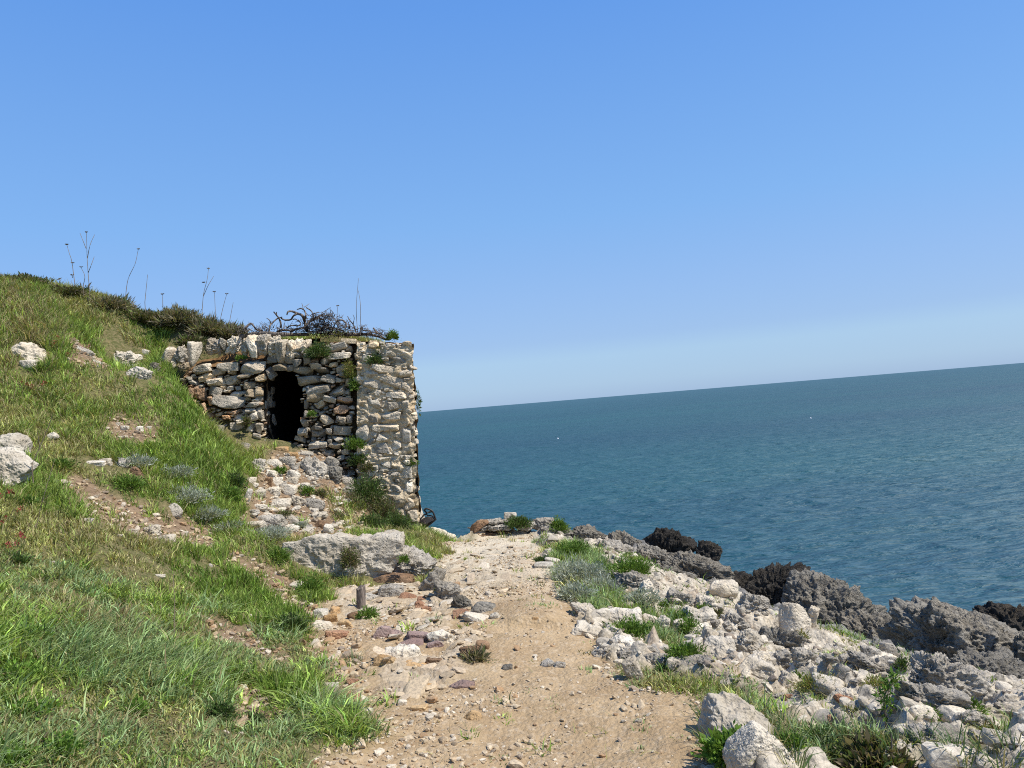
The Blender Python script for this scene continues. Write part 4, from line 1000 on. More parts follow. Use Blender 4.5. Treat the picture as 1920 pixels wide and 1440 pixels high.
gc = np.where((r.random(m_) < .45)[:, None], pal_straw * .85, np.where((r.random(m_) < .4)[:, None], pal_brown, pal_olive)) * np.exp(r.normal(0, .3, (m_, 1)))
low = blades(np.stack([G[:, 0], G[:, 1], zt(G[:, 0], G[:, 1])], 1), r.uniform(0, 6.28, m_), r.uniform(.9, 2.0, m_), r.uniform(.03, .075, m_), r.uniform(.003, .006, m_), gc, r.uniform(0, 3.14, m_))
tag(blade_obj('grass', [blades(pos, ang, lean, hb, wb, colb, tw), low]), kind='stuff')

def leafcloud(r, c, rad3, n_, size, pal, spread=.8, narrow=.32, inner=.62, up=.35, dome=True, lump=.3):
    d = r.normal(size=(n_, 3)); d /= np.linalg.norm(d, axis=1)[:, None]
    if dome: d[:, 2] = np.where(d[:, 2] < -.15, -d[:, 2], d[:, 2])
    o = r.uniform(0, 99, 3)
    k = r.uniform(inner, 1., n_) ** .6 * (1 + lump * fbm(d * 2.6 + o, 3, 401)) * (1 + .18 * vnoise(d * 7 + o, 402))
    p_ = c + d * k[:, None] * np.asarray(rad3)
    a = d * np.array([1, 1, 1]) + np.array([0, 0, up]) + r.normal(0, spread * .6, (n_, 3)); a /= np.linalg.norm(a, axis=1)[:, None]
    b = np.cross(a, r.normal(size=(n_, 3))); b /= np.linalg.norm(b, axis=1)[:, None]
    L_ = size * np.exp(r.normal(0, .3, n_)); Wd = L_ * narrow
    nrm = np.cross(a, b)
    V = np.stack([p_, p_ + a * L_[:, None] * .5 + b * Wd[:, None] * .5 + nrm * L_[:, None] * .06, p_ + a * L_[:, None], p_ + a * L_[:, None] * .5 - b * Wd[:, None] * .5 + nrm * L_[:, None] * .06], 1)
    pal = np.atleast_2d(pal); cl = pal[r.integers(0, len(pal), n_)] * np.exp(r.normal(0, .3, (n_, 1))) * (1 + .25 * fbm(d * 3 + o, 2, 403)[:, None])
    return V.reshape(-1, 3), np.arange(n_ * 4).reshape(-1, 4), np.repeat(cl, 4, 0)
PT = {'green': [(.12, .21, .032), (.155, .235, .045), (.09, .165, .026)], 'dark': [(.065, .12, .028), (.09, .15, .035), (.085, .105, .04)],
      'yellow': [(.22, .24, .055), (.16, .22, .045), (.26, .21, .08)], 'grey': [(.36, .39, .31), (.29, .33, .25), (.43, .45, .38)],
      'dry': [(.23, .20, .13), (.17, .16, .085), (.17, .21, .075), (.32, .27, .18)], 'olive': [(.13, .155, .05), (.19, .16, .09), (.11, .15, .035), (.16, .13, .08)], 'fresh': [(.14, .25, .038), (.17, .28, .05), (.11, .20, .03)]}
PK = [0]
def plant(name, cx_, cy_, w, h, typ, label, cat, group=None, Yd=None, dens=1., deep=1., leaf=None, up=.35, spread=.8, hang=False):
    PK[0] += 1; r = np.random.default_rng(6000 + PK[0])
    if Yd is None:
        q = hit(min(max(cx_, 3), 1916), min(cy_ + h * .4, 1470))
        Yd = q[1] if q is not None else 10.
    if typ == 'grey': w *= 1.25; h *= .9
    if name == 'green_cushion': w *= 1.2; h *= 1.2
    s = Yd / F; a, b = w * s / 2, h * s / 2
    c = at(cx_, cy_ + h * .12, Yd + a * .35 * deep)
    base = c - np.array([0, 0, b])
    n_ = int(np.clip(5200 * dens * a * (a + 2 * b) / .06 * .12 * (8 / max(Yd, 3)) ** .6 * 3.2, 260, 5200))
    lf = leaf or {'grey': .026, 'dry': .05, 'fresh': .032}.get(typ, .022)
    lf *= (.6 + .05 * Yd)
    nar = {'grey': .2, 'dry': .12, 'yellow': .16, 'fresh': .5}.get(typ, .3)
    V, Fq, C = leafcloud(r, np.zeros(3) + [0, 0, b * .75], (a, a * deep, b * 1.15), n_, lf, PT[typ], spread, nar, .3, up, not hang, .65)
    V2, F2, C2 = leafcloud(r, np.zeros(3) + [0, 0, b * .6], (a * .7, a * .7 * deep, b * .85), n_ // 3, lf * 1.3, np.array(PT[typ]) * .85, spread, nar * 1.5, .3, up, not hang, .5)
    acc = Acc(); acc.add(V, Fq, C); acc.add(V2, F2, C2)
    return tag(obj(name, acc.mesh(name, M['leaf']), None, base), label, cat, group)
P_ = plant
# on the ruin
P_('wall_shrub',596,656,48,42,'dark','round dark green shrub on the top edge of the wall right of the opening','shrub',Yd=9.85)
P_('wall_shrub',702,673,36,28,'dark','round dark green shrub on the upper face of the pillar','shrub',Yd=9.9)
P_('wall_shrub',715,651,34,18,'yellow','yellowish low plant on top of the pillar','plant',Yd=10.0)
P_('wall_shrub',735,629,28,26,'green','bright green bush on the top of the pillar against the sky','bush',Yd=10.3)
P_('hanging_plant',655,690,26,46,'yellow','yellow-green tuft hanging above the crack beside the pillar','plant',Yd=9.9,up=-.4)
P_('hanging_plant',664,715,18,44,'green','green tuft hanging down the crack beside the pillar','plant',Yd=9.92,up=-.6)
P_('wall_plant',668,830,40,34,'green','green plant halfway up the crack between wall and pillar','plant',Yd=9.9)
P_('wall_plant',672,860,36,34,'dark','dark plant low in the crack between wall and pillar','plant',Yd=9.88)
P_('wall_plant',584,776,16,16,'green','small green tuft right of the dark opening','plant',Yd=9.9)
P_('wall_plant',462,788,16,26,'olive','olive tuft among round stones left of the dark opening','plant',Yd=9.85)
P_('wall_plant',452,671,22,10,'green','tiny green tuft on the earth ledge under the coping stones','plant',Yd=10.0)
P_('wall_plant',770,866,26,24,'green','green cushion on the right corner of the pillar, mid height','plant',Yd=9.95)
P_('wall_plant',783,742,8,40,'dark','thin dark plant hanging on the seaward side of the pillar','plant',Yd=10.2,hang=True)
P_('wall_plant',690,875,30,26,'olive','olive plant on the pillar foot above the bushes','plant',Yd=9.88)
# slope in front of the ruin
P_('bush',690,920,70,84,'dark','dark scrubby bush against the foot of the pillar, uppermost','bush',Yd=9.7)
P_('bush',655,945,66,66,'olive','brownish green bush left of the pillar foot','bush',Yd=9.4)
P_('bush',715,955,66,76,'olive','olive bush against the pillar foot, in the middle','bush',Yd=9.55)
P_('bush',742,980,60,52,'dark','dark bush at the pillar foot nearest the corner','bush',Yd=9.3)
P_('bush',695,982,60,50,'dark','dark low bush behind the long ledge','bush',Yd=8.9)
P_('bush',638,972,44,40,'olive','olive low bush right of the rubble ramp','bush',Yd=8.9)
P_('plant',525,882,34,18,'green','green tuft on the ramp under the sill of the opening','plant')
P_('plant',576,920,30,22,'green','green tuft right of the upper rubble ramp','plant')
P_('plant',600,925,24,20,'olive','olive tuft at the right rim of the rubble ramp','plant')
P_('plant',530,965,40,16,'olive','flat olive plant in the middle of the rubble ramp','plant')
P_('grey_shrub',500,1000,64,30,'grey','silvery grey shrub left of the long ledge','shrub')
P_('grey_shrub',560,985,30,18,'grey','small silvery shrub behind the long ledge','shrub')
P_('shrub',655,1045,36,52,'olive','olive shrub growing in the notch of the long ledge','shrub',Yd=7.1)
P_('shrub',757,1048,18,18,'green','small green plant on the right part of the long ledge','plant',Yd=7.1)
P_('shrub',808,1030,30,44,'green','green bush sloping down at the seaward corner of the ruin','bush',Yd=9.0)
P_('shrub',776,1012,34,26,'green','green tuft between ruin corner and ledge end','plant',Yd=8.9)
P_('shrub',690,1150,40,30,'green','green tuft right of the wooden post','plant')
P_('shrub',822,1108,16,14,'olive','olive tuft among the broken grey rocks below the ledge','plant')
P_('dry_tuft',890,1232,40,26,'dry','dry brown tuft on the clod at the path edge','dry plant')
# hillside
P_('grey_shrub',325,885,56,36,'grey','silvery shrub on the hillside, upper one of the grey row','shrub')
P_('grey_shrub',255,866,56,30,'grey','silvery shrub behind the small brown tilted stone','shrub')
P_('grey_shrub',345,930,60,44,'grey','silvery shrub in the middle of the grey row','shrub')
P_('grey_shrub',385,962,60,34,'grey','silvery shrub lower in the grey row down the bank','shrub')
P_('grey_shrub',425,988,50,24,'grey','silvery shrub lowest in the grey row down the bank','shrub')
P_('green_tuft',70,690,50,26,'green','bright green herb beside the white rounded rock on the hill','plant')
P_('green_tuft',240,905,70,36,'green','bright green tuft below the silvery shrubs on the hill','plant')
P_('green_tuft',110,870,50,34,'green','green tuft right of the big boulder at the left edge','plant')
P_('green_tuft',40,940,60,26,'green','green tuft below the big boulder at the left edge','plant')
P_('green_tuft',430,925,50,40,'green','green mound on the bank edge beside the rubble ramp','plant')
P_('green_tuft',440,900,40,40,'dark','dark mound on the bank edge beside the rubble ramp','plant')
P_('green_tuft',545,1170,70,50,'dark','dark green mound in the bank above the path','plant')
P_('green_tuft',520,1040,50,36,'green','green mound left of the long ledge','plant')
P_('green_tuft',580,1100,60,50,'green','green mound at the left end of the bare ground by the ledge','plant')
P_('green_tuft',30,1050,50,24,'dark','dark tuft near the red flowers at the left edge','plant')
P_('green_tuft',415,1330,50,50,'dark','dark green tuft by the lower bare earth patch','plant')
P_('green_tuft',475,1350,40,30,'dark','small dark tuft on the lower bare earth patch','plant')
GW = 'leafy weeds in the near grass'
for k, (cx_, cy_, w, h, lab) in enumerate(((40,1190,90,60,'fresh green broad-leaved weed at the left edge of the near grass, uppermost'),(30,1260,80,60,'fresh green broad-leaved weed at the left edge, middle one'),(160,1250,60,34,'small broad-leaved weed right of the left-edge weeds'),(45,1330,100,50,'broad-leaved weed patch low on the left edge'),(110,1400,90,60,'broad-leaved weed at the bottom left corner'),(360,1265,50,40,'broad-leaved weed in the middle of the near grass'),(25,1420,70,60,'broad-leaved weed in the very corner at bottom left'),(250,1330,70,30,'flat broad-leaved weed between the long grass tufts'))):
    P_('leafy_weed',cx_,cy_,w,h,'fresh',lab,'weed',GW,leaf=.022,dens=.4)
# dry scrub along the skyline
for cx_, cy_, w, h, ty, Yd, lab in ((40,530,90,26,'olive',9.7,'olive scrub on the skyline at the left edge'),(120,549,90,24,'olive',9.9,'olive scrub on the skyline under the tall dead stalks'),(200,574,90,28,'dry',10.1,'dry brown scrub on the skyline left of the single curved stalk'),(270,596,80,30,'olive',10.3,'olive scrub on the skyline below the curved stalk'),(330,598,80,36,'dry',10.4,'rounded dark dry bush on the skyline'),(385,616,80,36,'dry',10.5,'dry twiggy bush on the skyline towards the ruin'),(430,626,60,34,'dry',10.6,'dry twiggy bush right behind the coping stones'),(355,640,46,22,'olive',9.9,'small olive bush right above the leaning coping stones')):
    P_('scrub_bush',cx_,cy_,w,h,ty,lab,'bush',Yd=Yd,leaf=.06 if ty == 'dry' else .035,dens=1.1)
# seaward slope
P_('grey_shrub',1085,1072,96,60,'grey','big silvery shrub at the right rim of the far path','shrub',dens=1.3)
P_('grey_shrub',1125,1100,70,46,'grey','silvery shrub low right of the big silvery one','shrub')
P_('grey_shrub',1075,1110,60,40,'grey','silvery shrub low left of the big silvery one','shrub')
P_('grey_shrub',1205,1120,60,36,'grey','silvery shrub among pale rocks right of the green plants','shrub')
P_('green_cushion',1070,1034,70,44,'green','green bush behind the big silvery shrub','bush')
P_('green_cushion',1185,1062,70,34,'green','green cushion among pale outcrops on the headland slope','plant')
P_('green_cushion',1160,1095,50,40,'green','green strip of plants right of the silvery shrubs','plant')
P_('green_cushion',1120,1062,40,24,'green','small green plant beside the big silvery shrub','plant')
P_('green_cushion',1048,986,34,32,'green','upright green bush on the headland, right one','bush',Yd=10.9)
P_('green_cushion',972,978,46,26,'dark','dark green bush on the ledge at the end of the path','bush',Yd=10.9)
P_('green_cushion',1015,1050,26,10,'dark','low dark plant at the far right rim of the path','plant')
P_('green_cushion',1178,1180,76,34,'green','green cushion below the broad white slab','plant')
P_('green_cushion',1250,1135,60,22,'green','flat green cushion below the silvery shrub','plant')
P_('green_cushion',1270,1160,50,30,'green','green cushion between white rocks on the slope','plant')
P_('green_cushion',1292,1178,40,40,'green','green cushion left of the leaning white boulder','plant')
P_('green_cushion',1285,1222,64,44,'green','big green cushion above the near grass on the slope','plant')
P_('green_cushion',1250,1255,40,22,'dark','dark tuft at the foot of the upright sunlit stone','plant')
P_('green_cushion',1320,1142,26,20,'green','tiny green tuft under the squarish pale block','plant')
P_('green_cushion',1345,1150,22,18,'olive','tiny olive tuft between the pale blocks','plant')
P_('green_cushion',1530,1282,62,40,'yellow','yellow-green cushion in the lower rubble','plant')
P_('green_cushion',1500,1268,36,18,'green','small green cushion left of the yellow-green one','plant')
P_('green_cushion',1645,1284,48,28,'yellow','yellow-green cushion right of the white domed rock','plant')
P_('green_cushion',1815,1325,50,22,'green','flat green cushion at the foot of the ridge-backed boulder','plant')
P_('green_cushion',1735,1335,40,16,'green','small green cushion right of the sapling','plant')
P_('green_cushion',1695,1245,24,28,'dark','dark plant in the gap left of the large grey dome','plant')
P_('green_cushion',1600,1326,36,14,'yellow','low yellow-green plant right of the orange tile pieces','plant')
P_('green_cushion',1850,1372,50,24,'yellow','yellowish cushion at the lower right among pale lumps','plant')
P_('green_cushion',1505,1190,18,14,'yellow','tiny yellow-green tuft under the blocky white rock','plant')
P_('green_cushion',1320,1128,20,12,'green','tiny green tuft beside the squarish pale block','plant')
P_('green_cushion',1370,1400,80,56,'fresh','leafy green plant between the two boulders in the near grass','plant',leaf=.03)
P_('green_cushion',1385,1372,50,26,'green','green tuft on the shady face of the farther grass boulder','plant')
P_('green_cushion',1540,1385,70,40,'dark','dark tangled low bush in the near grass at lower right','bush')
P_('green_cushion',1480,1390,50,30,'green','green herb right of the smooth white boulder','plant')
P_('green_cushion',1640,1420,110,40,'olive','olive clump in the grass at the bottom right','plant',leaf=.05)
# long grass tufts at lower right
def tall_tuft(cx_, cy_, n_, h_, lab, pal, group=None, lean=(.3, .9)):
    PK[0] += 1; r = np.random.default_rng(6600 + PK[0]); q = hit(cx_, cy_); 
    rad = .05 * np.sqrt(r.random(n_)); th = r.uniform(0, 2 * math.pi, n_)
    x = q[0] + rad * np.cos(th); y = q[1] + rad * np.sin(th)
    pos = np.stack([x, y, zt(x, y) - .01], 1) - q
    col = np.array(pal)[r.integers(0, len(pal), n_)] * np.exp(r.normal(0, .2, (n_, 1)))
    o = blade_obj('grass_tuft', [blades(pos, th + r.normal(0, .5, n_), r.uniform(*lean, n_), h_ * np.exp(r.normal(0, .3, n_)), .005 * r.uniform(.7, 1.3, n_), col, r.uniform(0, 3.14, n_))])
    o.location = q; return tag(o, lab, 'grass', group)
bl = [(.12, .19, .08), (.15, .20, .10), (.09, .16, .04), (.3, .27, .14)]
tall_tuft(662, 1245, 40, .10, 'wispy grey-green grass tuft at the left rim of the path', [(.2, .25, .13), (.3, .3, .18), (.14, .2, .08)])
GT = 'long grass tufts at the lower right'; LT = 'long grass tuft in the turf at the lower right'
for (a_, b_) in ((1430,1345),(1470,1360),(1500,1395),(1580,1390),(1620,1380),(1690,1425),(1740,1415),(1790,1420),(1850,1415),(1900,1405),(1560,1430),(1490,1435),(1330,1345),(1650,1395),(1720,1390),(1330,1395),(1880,1436),(1810,1436),(1600,1415),(1445,1390)):
    tall_tuft(a_, b_, 34, .11, LT, bl, GT)
# ------------------------------------------------------------------ dead branches on the ruin
r = np.random.default_rng(900)
root = thing('dead_branches', 'tangle of bare grey dead branches lying on top of the ruin', 'dead branches', at(590, 632, 10.3)); RB = np.array(root.location)
def zb(x, y): return 440 + x / 6., 560 + y / 6.
def branch(pts, rr, Y0=10.3, name='branch', dY=.12, parent=root, off=RB, mat='dead', seed=0):
    q = np.random.default_rng(seed); P = [at(*zb(*p_), Y0 + q.uniform(-dY, dY)) for p_ in pts]
    L_ = smooth_line(P, 5); L_ = L_ + .004 * np.stack([fbm(L_ * 30 + k, 2, 910 + k) for k in range(3)], 1)
    rad = 1.0 * np.linspace(rr[0], rr[1], len(L_)) * (1 + .18 * fbm(L_ * 25, 2, 920))
    V, Fq = tube(L_, rad, 7)
    return V - off, Fq
BR = [([(60,432),(200,402),(330,392),(520,402),(700,400),(830,405)],(.036,.024)),([(1240,402),(1400,402),(1540,405),(1720,462)],(.03,.014)),
 ([(95,360),(130,318),(180,280),(215,310),(250,350),(320,362)],(.016,.01)),([(390,372),(400,300),(470,230),(530,205)],(.013,.008)),([(405,290),(395,245),(360,220)],(.009,.005)),([(525,330),(510,250),(470,185),(440,150)],(.016,.008)),([(470,185),(470,150)],(.008,.005)),
 ([(525,222),(560,238),(630,236),(665,190),(720,165)],(.010,.014)),([(815,360),(790,260),(760,190),(700,165),(640,142),(600,150),(588,185)],(.026,.009)),([(585,330),(640,300),(710,305),(745,280),(690,232),(655,235)],(.010,.007)),
 ([(795,250),(800,190),(790,140),(750,110),(705,120)],(.014,.007)),([(770,112),(765,80),(755,48)],(.006,.003)),([(785,95),(840,58)],(.005,.003)),([(805,100),(860,140),(888,200),(860,240),(815,300)],(.008,.012)),([(870,175),(905,165),(945,152)],(.009,.006)),([(978,162),(1080,98)],(.005,.003)),
 ([(640,365),(700,340),(790,320),(840,250),(930,205),(1000,170)],(.016,.008)),([(830,270),(900,230),(960,230),(1010,250),(1000,300),(1060,340),(1140,330)],(.013,.008)),([(1150,250),(1210,240),(1255,285),(1240,330)],(.014,.009)),([(1090,380),(1120,300),(1160,240)],(.01,.005)),([(900,300),(960,330),(1050,320),(1150,340),(1230,360)],(.014,.008)),([(1270,200),(1300,250),(1340,300),(1365,380)],(.006,.01)),([(1330,300),(1345,220),(1330,180)],(.006,.003)),([(1290,330),(1280,270),(1255,235)],(.006,.003)),([(1410,380),(1430,300)],(.007,.004)),([(1560,330),(1620,400),(1700,450)],(.012,.006)),([(430,330),(450,290)],(.007,.003)),([(480,370),(560,350),(640,365)],(.02,.014))]
for k, (pts, rr) in enumerate(BR):
    V, Fq = branch(pts, rr, 10.22 + .16 * ((k * 7) % 5) / 5, seed=k)
    nm = 'log' if k < 2 else 'branch'
    obj(nm, new_mesh(nm, V, [Fq], True, None, [M['dead']]), root)
acc = Acc()
for k in range(800):
    x, y = (r.normal(1000, 110), r.uniform(180, 420)) if k < 330 else (r.uniform(800, 1720), r.uniform(290, 430)) if k < 640 else (r.uniform(0, 860), r.uniform(325, 405))
    if x > 1300: y = max(y, 330 + (x - 1300) * .2)
    a = r.uniform(-.4, 3.5); l = r.uniform(25, 95); c_ = r.normal(0, .6)
    pts = [(x, y), (x + l * .5 * math.cos(a), y - l * .5 * math.sin(a)), (x + l * math.cos(a + c_), y - l * math.sin(a + c_))]
    V, Fq = branch(pts, (r.uniform(.0025, .006), .0016), 10.3, dY=.25, seed=300 + k); acc.add(V, Fq)
tw_ = acc.mesh('twigs', M['dead']); tag(obj('twigs', tw_, root), kind='stuff')
# ------------------------------------------------------------------ dry stalks standing above the bank
def zc(x, y): return x / 3.27, 420 + y / 3.27
def stalk(lines, heads, Y0, label, conv=zc, thick=.0045, headr=.022):
    b = at(*conv(*lines[0][0]), Y0); b[2] -= .12
    o = thing('dry_stalk', label, 'dry plant', b); acc = Acc()
    for k, ln in enumerate(lines):
        P = smooth_line([at(*conv(*p_), Y0 + .03 * math.sin(3 * i + k)) for i, p_ in enumerate(ln)], 5)
        if k == 0: P = np.concatenate([[P[0] - [0, 0, .15]], P])
        V, Fq = tube(P, np.linspace(thick, thick * .55, len(P)), 5); acc.add(V - b, Fq)
    obj('stem', acc.mesh('stem', M['twig']), o)
    for h_ in heads:
        c = at(*conv(*h_), Y0) - b; ac = Acc(); q = np.random.default_rng(int(h_[0]))
        for j in range(22):
            a = q.uniform(0, 6.28); l = headr * q.uniform(.6, 1.1); e = c + np.array([l * math.cos(a), l * math.sin(a), headr * q.uniform(.2, .7)])
            V, Fq = tube([c, (c + e) / 2 + [0, 0, -.002], e], [.0016, .0016, .0035], 4); ac.add(V, Fq, (.1, .09, .05))
        obj('seed_head', ac.mesh('seed_head', M['twig']), o)
stalk([[(548,400),(535,220),(530,50)],[(540,300),(560,250),(578,200)],[(536,210),(552,130),(580,65)],[(528,150),(508,100),(490,55)]],[(530,52)],9.85,'tallest dead stalk on the skyline with several upright branches')
stalk([[(458,360),(440,230),(425,180),(410,128)],[(446,330),(440,310)]],[(410,128),(445,240),(443,315)],9.85,'thin leaning dead stalk left of the tallest one')
stalk([[(510,380),(520,320),(498,268)]],[(498,266)],9.9,'short stalk with a seed head right beside the tallest stalk')
stalk([[(768,460),(785,340),(828,245),(848,155)]],[(848,155)],10.1,'single curved stalk topped by a flat dark seed head')
stalk([[(888,480),(905,310)]],[],10.2,'bare straight stalk right of the curved one')
stalk([[(998,500),(997,432)]],[(997,432)],10.3,'very short stalk with seed head on the rounded dry bush')
stalk([[(1238,550),(1248,430),(1270,340),(1278,275)],[(1248,440),(1275,380),(1310,320)]],[(1278,275),(1248,360)],10.5,'forked stalk with two seed heads left of the dead branches')
stalk([[(1345,610),(1368,510),(1390,430)]],[(1390,430)],10.55,'leaning stalk with seed head between forked stalk and dead branches')
stalk([[(1322,580),(1315,420)]],[(1314,418)],10.55,'thin pale stalk beside the leaning one')
stalk([[(1405,610),(1430,480)]],[],10.55,'bare thin stalk nearest to the dead branches')
zid = lambda x, y: (x, y)
stalk([[(671,628),(668,580),(672,522)],[(675,628),(676,575),(672,545)]],[],10.3,'tall pale pair of stalks rising from the dead branches',zid)
stalk([[(633,615),(632,595),(633,575)]],[(633,574)],10.3,'short stalk with round head among the dead branches',zid)
stalk([[(60,870),(85,815),(98,780)],[(75,840),(70,810)]],[],5.9,'dry bent stalk in front of the boulder at the left edge',zid,.004)
stalk([[(60,1045),(70,980),(85,920),(103,860)],[(78,940),(95,925)]],[],5.2,'long dry grass stalk leaning over the bare earth on the hillside',zid,.003)
stalk([[(326,1195),(327,1140),(325,1075)]],[],4.3,'thin dark stalk standing in the near grass of the bank',zid,.003)
# ------------------------------------------------------------------ post, basket, sapling, flowers, floats
q = hit(677, 1139); s = q[1] / F; acc = Acc(); h_ = 38 * s; zz = np.linspace(-.08, h_, 22); th = np.linspace(0, 2 * math.pi, 26, endpoint=False)
Vp = []
for z in zz:
    rr_ = 8.6 * s * (1 - .08 * (z / h_)) * (1 + .10 * np.array([vnoise(np.array([[math.cos(t_) * 2.5, math.sin(t_) * 2.5, z * 4]]), 931)[0] for t_ in th]) + .05 * np.sign(np.sin(th * 5 + 1)))
    top = (.012 * np.cos(th - .6) + .006 * np.sin(th * 4)) if z == zz[-1] else 0
    Vp.append(np.stack([rr_ * np.cos(th) + z * .07, rr_ * np.sin(th), np.zeros(26) + z + top], 1))
Vp = np.concatenate(Vp + [[[h_ * .07, 0, h_ - .012]]]); nn = 26
Fp = np.array([[a * nn + b, a * nn + (b + 1) % nn, (a + 1) * nn + (b + 1) % nn, (a + 1) * nn + b] for a in range(21) for b in range(nn)])
Ft = np.array([[21 * nn + b, 21 * nn + (b + 1) % nn, 22 * nn] for b in range(nn)])
tag(obj('wooden_post', new_mesh('wooden_post', Vp, [Fp, Ft], True, None, [M['post']]), None, q), 'short weathered wooden post stump standing on the bare ground below the ledge', 'post')
# black framed basket behind the ruin corner
mb, t = nt('black_metal'); n = N(t); f = noise(n, n('ShaderNodeTexCoord').outputs['Object'], 60, 4)
n('ShaderNodeOutputMaterial', i_Surface=n('ShaderNodeBsdfPrincipled', i_Base_Color=mix(n, f, (.008, .008, .009), (.03, .026, .024)), i_Roughness=.5).outputs[0])
mm, t = nt('dark_mesh_cloth'); n = N(t); f = noise(n, n('ShaderNodeTexCoord').outputs['Object'], 25, 5)
n('ShaderNodeOutputMaterial', i_Surface=n('ShaderNodeBsdfPrincipled', i_Base_Color=mix(n, ramp(n, f, [(.5, g(0)), (.7, g(1))]), (.012, .011, .012), (.12, .085, .07)), i_Roughness=.8).outputs[0])
YB = 10.55; zk = lambda x, y, dy=0.: at(770 + x / 18., 930 + y / 18., YB + dy)
root = thing('framed_basket', 'black framed basket-like object sticking out behind the seaward corner of the ruin', 'basket', zk(430, 1110)); RBk = np.array(root.location)
def bar(pts, rr): V, Fq = tube(np.array(pts), rr, 7); return V - RBk, Fq
acc = Acc()
outl = [(430,1090),(600,990),(840,790),(830,740),(740,520),(600,440),(520,430),(450,470)]
for dy in (0, .22):
    acc.add(*bar(smooth_line([zk(*p_, dy) for p_ in outl], 4), .013 if dy == 0 else .009))
for p_ in outl[1:-1:2]: acc.add(*bar([zk(*p_, 0), zk(*p_, .22)], .009))
obj('rim', acc.mesh('rim', mb), root)
acc = Acc(); acc.add(*bar([zk(450,470,0), zk(540,570,.03), zk(640,540,.05), zk(745,520,.03)], .012)); acc.add(*bar([zk(540,570,.03), zk(560,660,.05), zk(700,660,.06), zk(830,745,.02)], .009)); acc.add(*bar([zk(540,600,.03), zk(440,640,.02), zk(300,820,.0)], .012))
obj('brace', acc.mesh('brace', mb), root)
ib = [(430,1095),(600,990),(835,785),(720,700),(560,690),(400,760),(280,860),(300,1060)]
c0 = zk(540, 880, .14); Vb = [zk(*p_, .0) for p_ in ib] + [zk(*p_, .21) for p_ in ib] + [c0 - [0, .2, 0], c0 + [0, .12, 0]]; m_ = len(ib)
Fb = [[a, (a + 1) % m_, m_ + (a + 1) % m_, m_ + a] for a in range(m_)]
Fb3 = [[(a + 1) % m_, a, 2 * m_] for a in range(m_)] + [[m_ + a, m_ + (a + 1) % m_, 2 * m_ + 1] for a in range(m_)]
obj('pouch', new_mesh('pouch', np.array(Vb) - RBk, [Fb, Fb3], False, None, [mm]), root)
# sapling
q = hit(1660, 1372); s = q[1] / F
root = thing('sapling', 'thin upright green sapling standing in the rubble at lower right', 'sapling', q)
P = smooth_line([q - [0, 0, .05], at(1661, 1345, q[1]), at(1658, 1310, q[1]), at(1668, 1285, q[1]), at(1672, 1268, q[1])], 5)
V, Fq = tube(P, np.linspace(.005, .002, len(P)), 6); acc = Acc(); acc.add(V - q, Fq)
br = [[(1664,1295),(1680,1272),(1688,1264)],[(1659,1320),(1648,1300)],[(1660,1335),(1672,1318)]]
acL = Acc(); r = np.random.default_rng(950)
for b_ in br:
    L_ = smooth_line([at(*p_, q[1]) for p_ in b_], 4); V, Fq = tube(L_, .002, 5); acc.add(V - q, Fq)
    for p_ in L_[1:]: acL.add(*leafcloud(r, p_ - q, (.02, .02, .015), 8, .022, PT['fresh'] , .8, .4, .4, .4, False))
for p_ in P[4:]: acL.add(*leafcloud(r, p_ - q, (.022, .022, .02), 7, .024, PT['green'] + PT['fresh'], .8, .4, .4, .3, False))
obj('stem', acc.mesh('stem', M['twig']), root); obj('foliage', acL.mesh('foliage', M['leaf']), root)
q = hit(1672, 1432); P = smooth_line([q - [0, 0, .03], at(1673, 1415, q[1]), at(1671, 1375, q[1])], 4); V, Fq = tube(P, np.linspace(.0035, .002, len(P)), 6)
tag(obj('bare_twig', new_mesh('bare_twig', V - q, [Fq], True, None, [M['dead']]), None, q), 'bare thin twig sticking up from the grass under the sapling', 'twig')
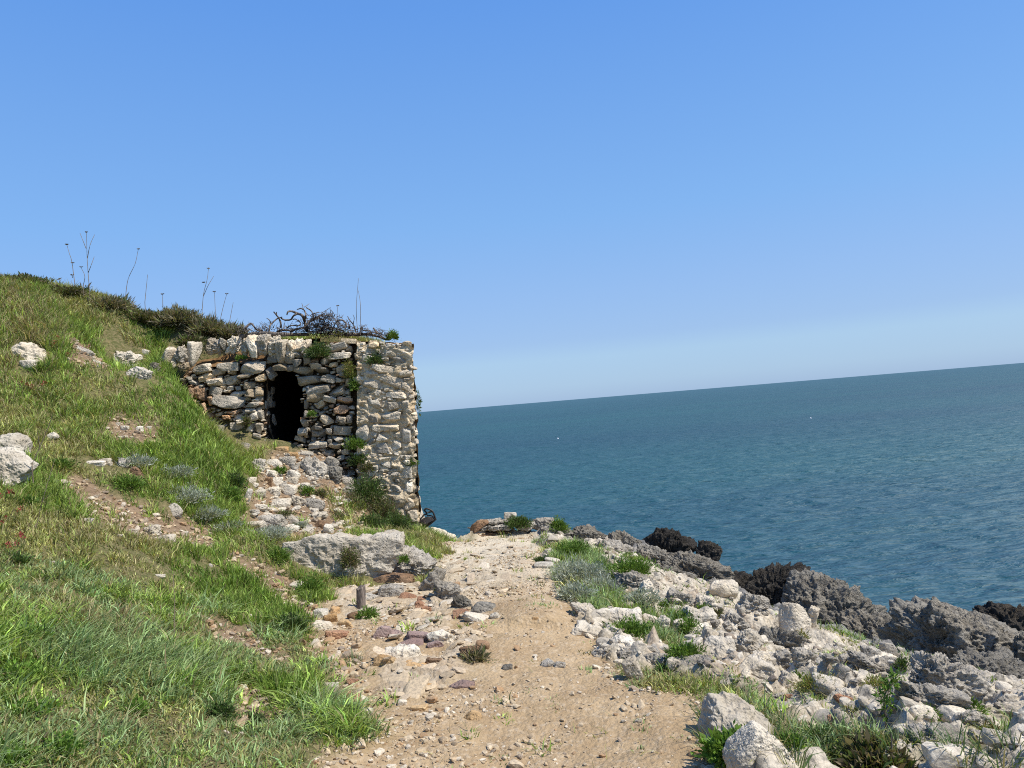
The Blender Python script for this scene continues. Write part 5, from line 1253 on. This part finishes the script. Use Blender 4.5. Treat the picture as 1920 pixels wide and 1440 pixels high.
# red flowers
mr_, t = nt('red_petals'); n = N(t); f = noise(n, n('ShaderNodeTexCoord').outputs['Object'], 200, 2)
n('ShaderNodeOutputMaterial', i_Surface=n('ShaderNodeBsdfPrincipled', i_Base_Color=mix(n, f, (.20, .016, .018), (.28, .04, .03)), i_Roughness=.6).outputs[0])
for k, (px, py) in enumerate(((60,742),(100,662),(84,736),(165,668),(128,682),(6,950),(40,1038),(24,1048),(38,984),(48,736),(108,650),(2,1000))):
    q = hit(max(px, 3), py); r = np.random.default_rng(970 + k); s = q[1] / F
    o = thing('red_flower', 'small dark red flower cluster in the hillside turf', 'flower', q, 'red flowers in the hillside turf'); a1 = Acc(); a2 = Acc()
    for j in range(3):
        e = np.array([r.normal(0, .04), r.normal(0, .03), r.uniform(.07, .13)])
        V, Fq = tube([np.array([e[0] * .5, e[1] * .5, -.01]), e * [.8, .8, .6], e], .0015, 4); a1.add(V, Fq, (.08, .13, .03))
        a2.add(*leafcloud(r, e * [.5, .5, 1], (.010, .010, .012), 18, .012, [(.3, .03, .03)], .8, .6, .3, .3, False))
    obj('stem', a1.mesh('stem', M['leaf']), o); obj('petals', a2.mesh('petals', mr_), o)
# two tiny white floats on the water
mw, t = nt('white_float'); n = N(t); n('ShaderNodeOutputMaterial', i_Surface=n('ShaderNodeBsdfPrincipled', i_Base_Color=mix(n, noise(n, n('ShaderNodeTexCoord').outputs['Object'], 8, 2), (.85, .85, .85), (.7, .7, .7)), i_Roughness=.4).outputs[0])
for px, py, sz, lab in ((1046, 823, .085, 'tiny white float on the open sea, nearer to the ruin'), (1520, 785, .085, 'tiny white float on the open sea, farther out to the right')):
    d = ray(px, py); p_ = CAM + d * ((SEA - CAM[2]) / d[2]); acc = Acc(); D, Fc = ico(3)
    acc.add(D * [sz * 1.2, sz * 1.2, sz] + [0, 0, sz * .55], Fc); V, Fq = tube([[0, 0, sz * 1.4], [0, 0, sz * 1.9]], sz * .2, 8); acc.add(V, Fq)
    tag(obj('float', acc.mesh('float', mw), None, p_), lab, 'float')
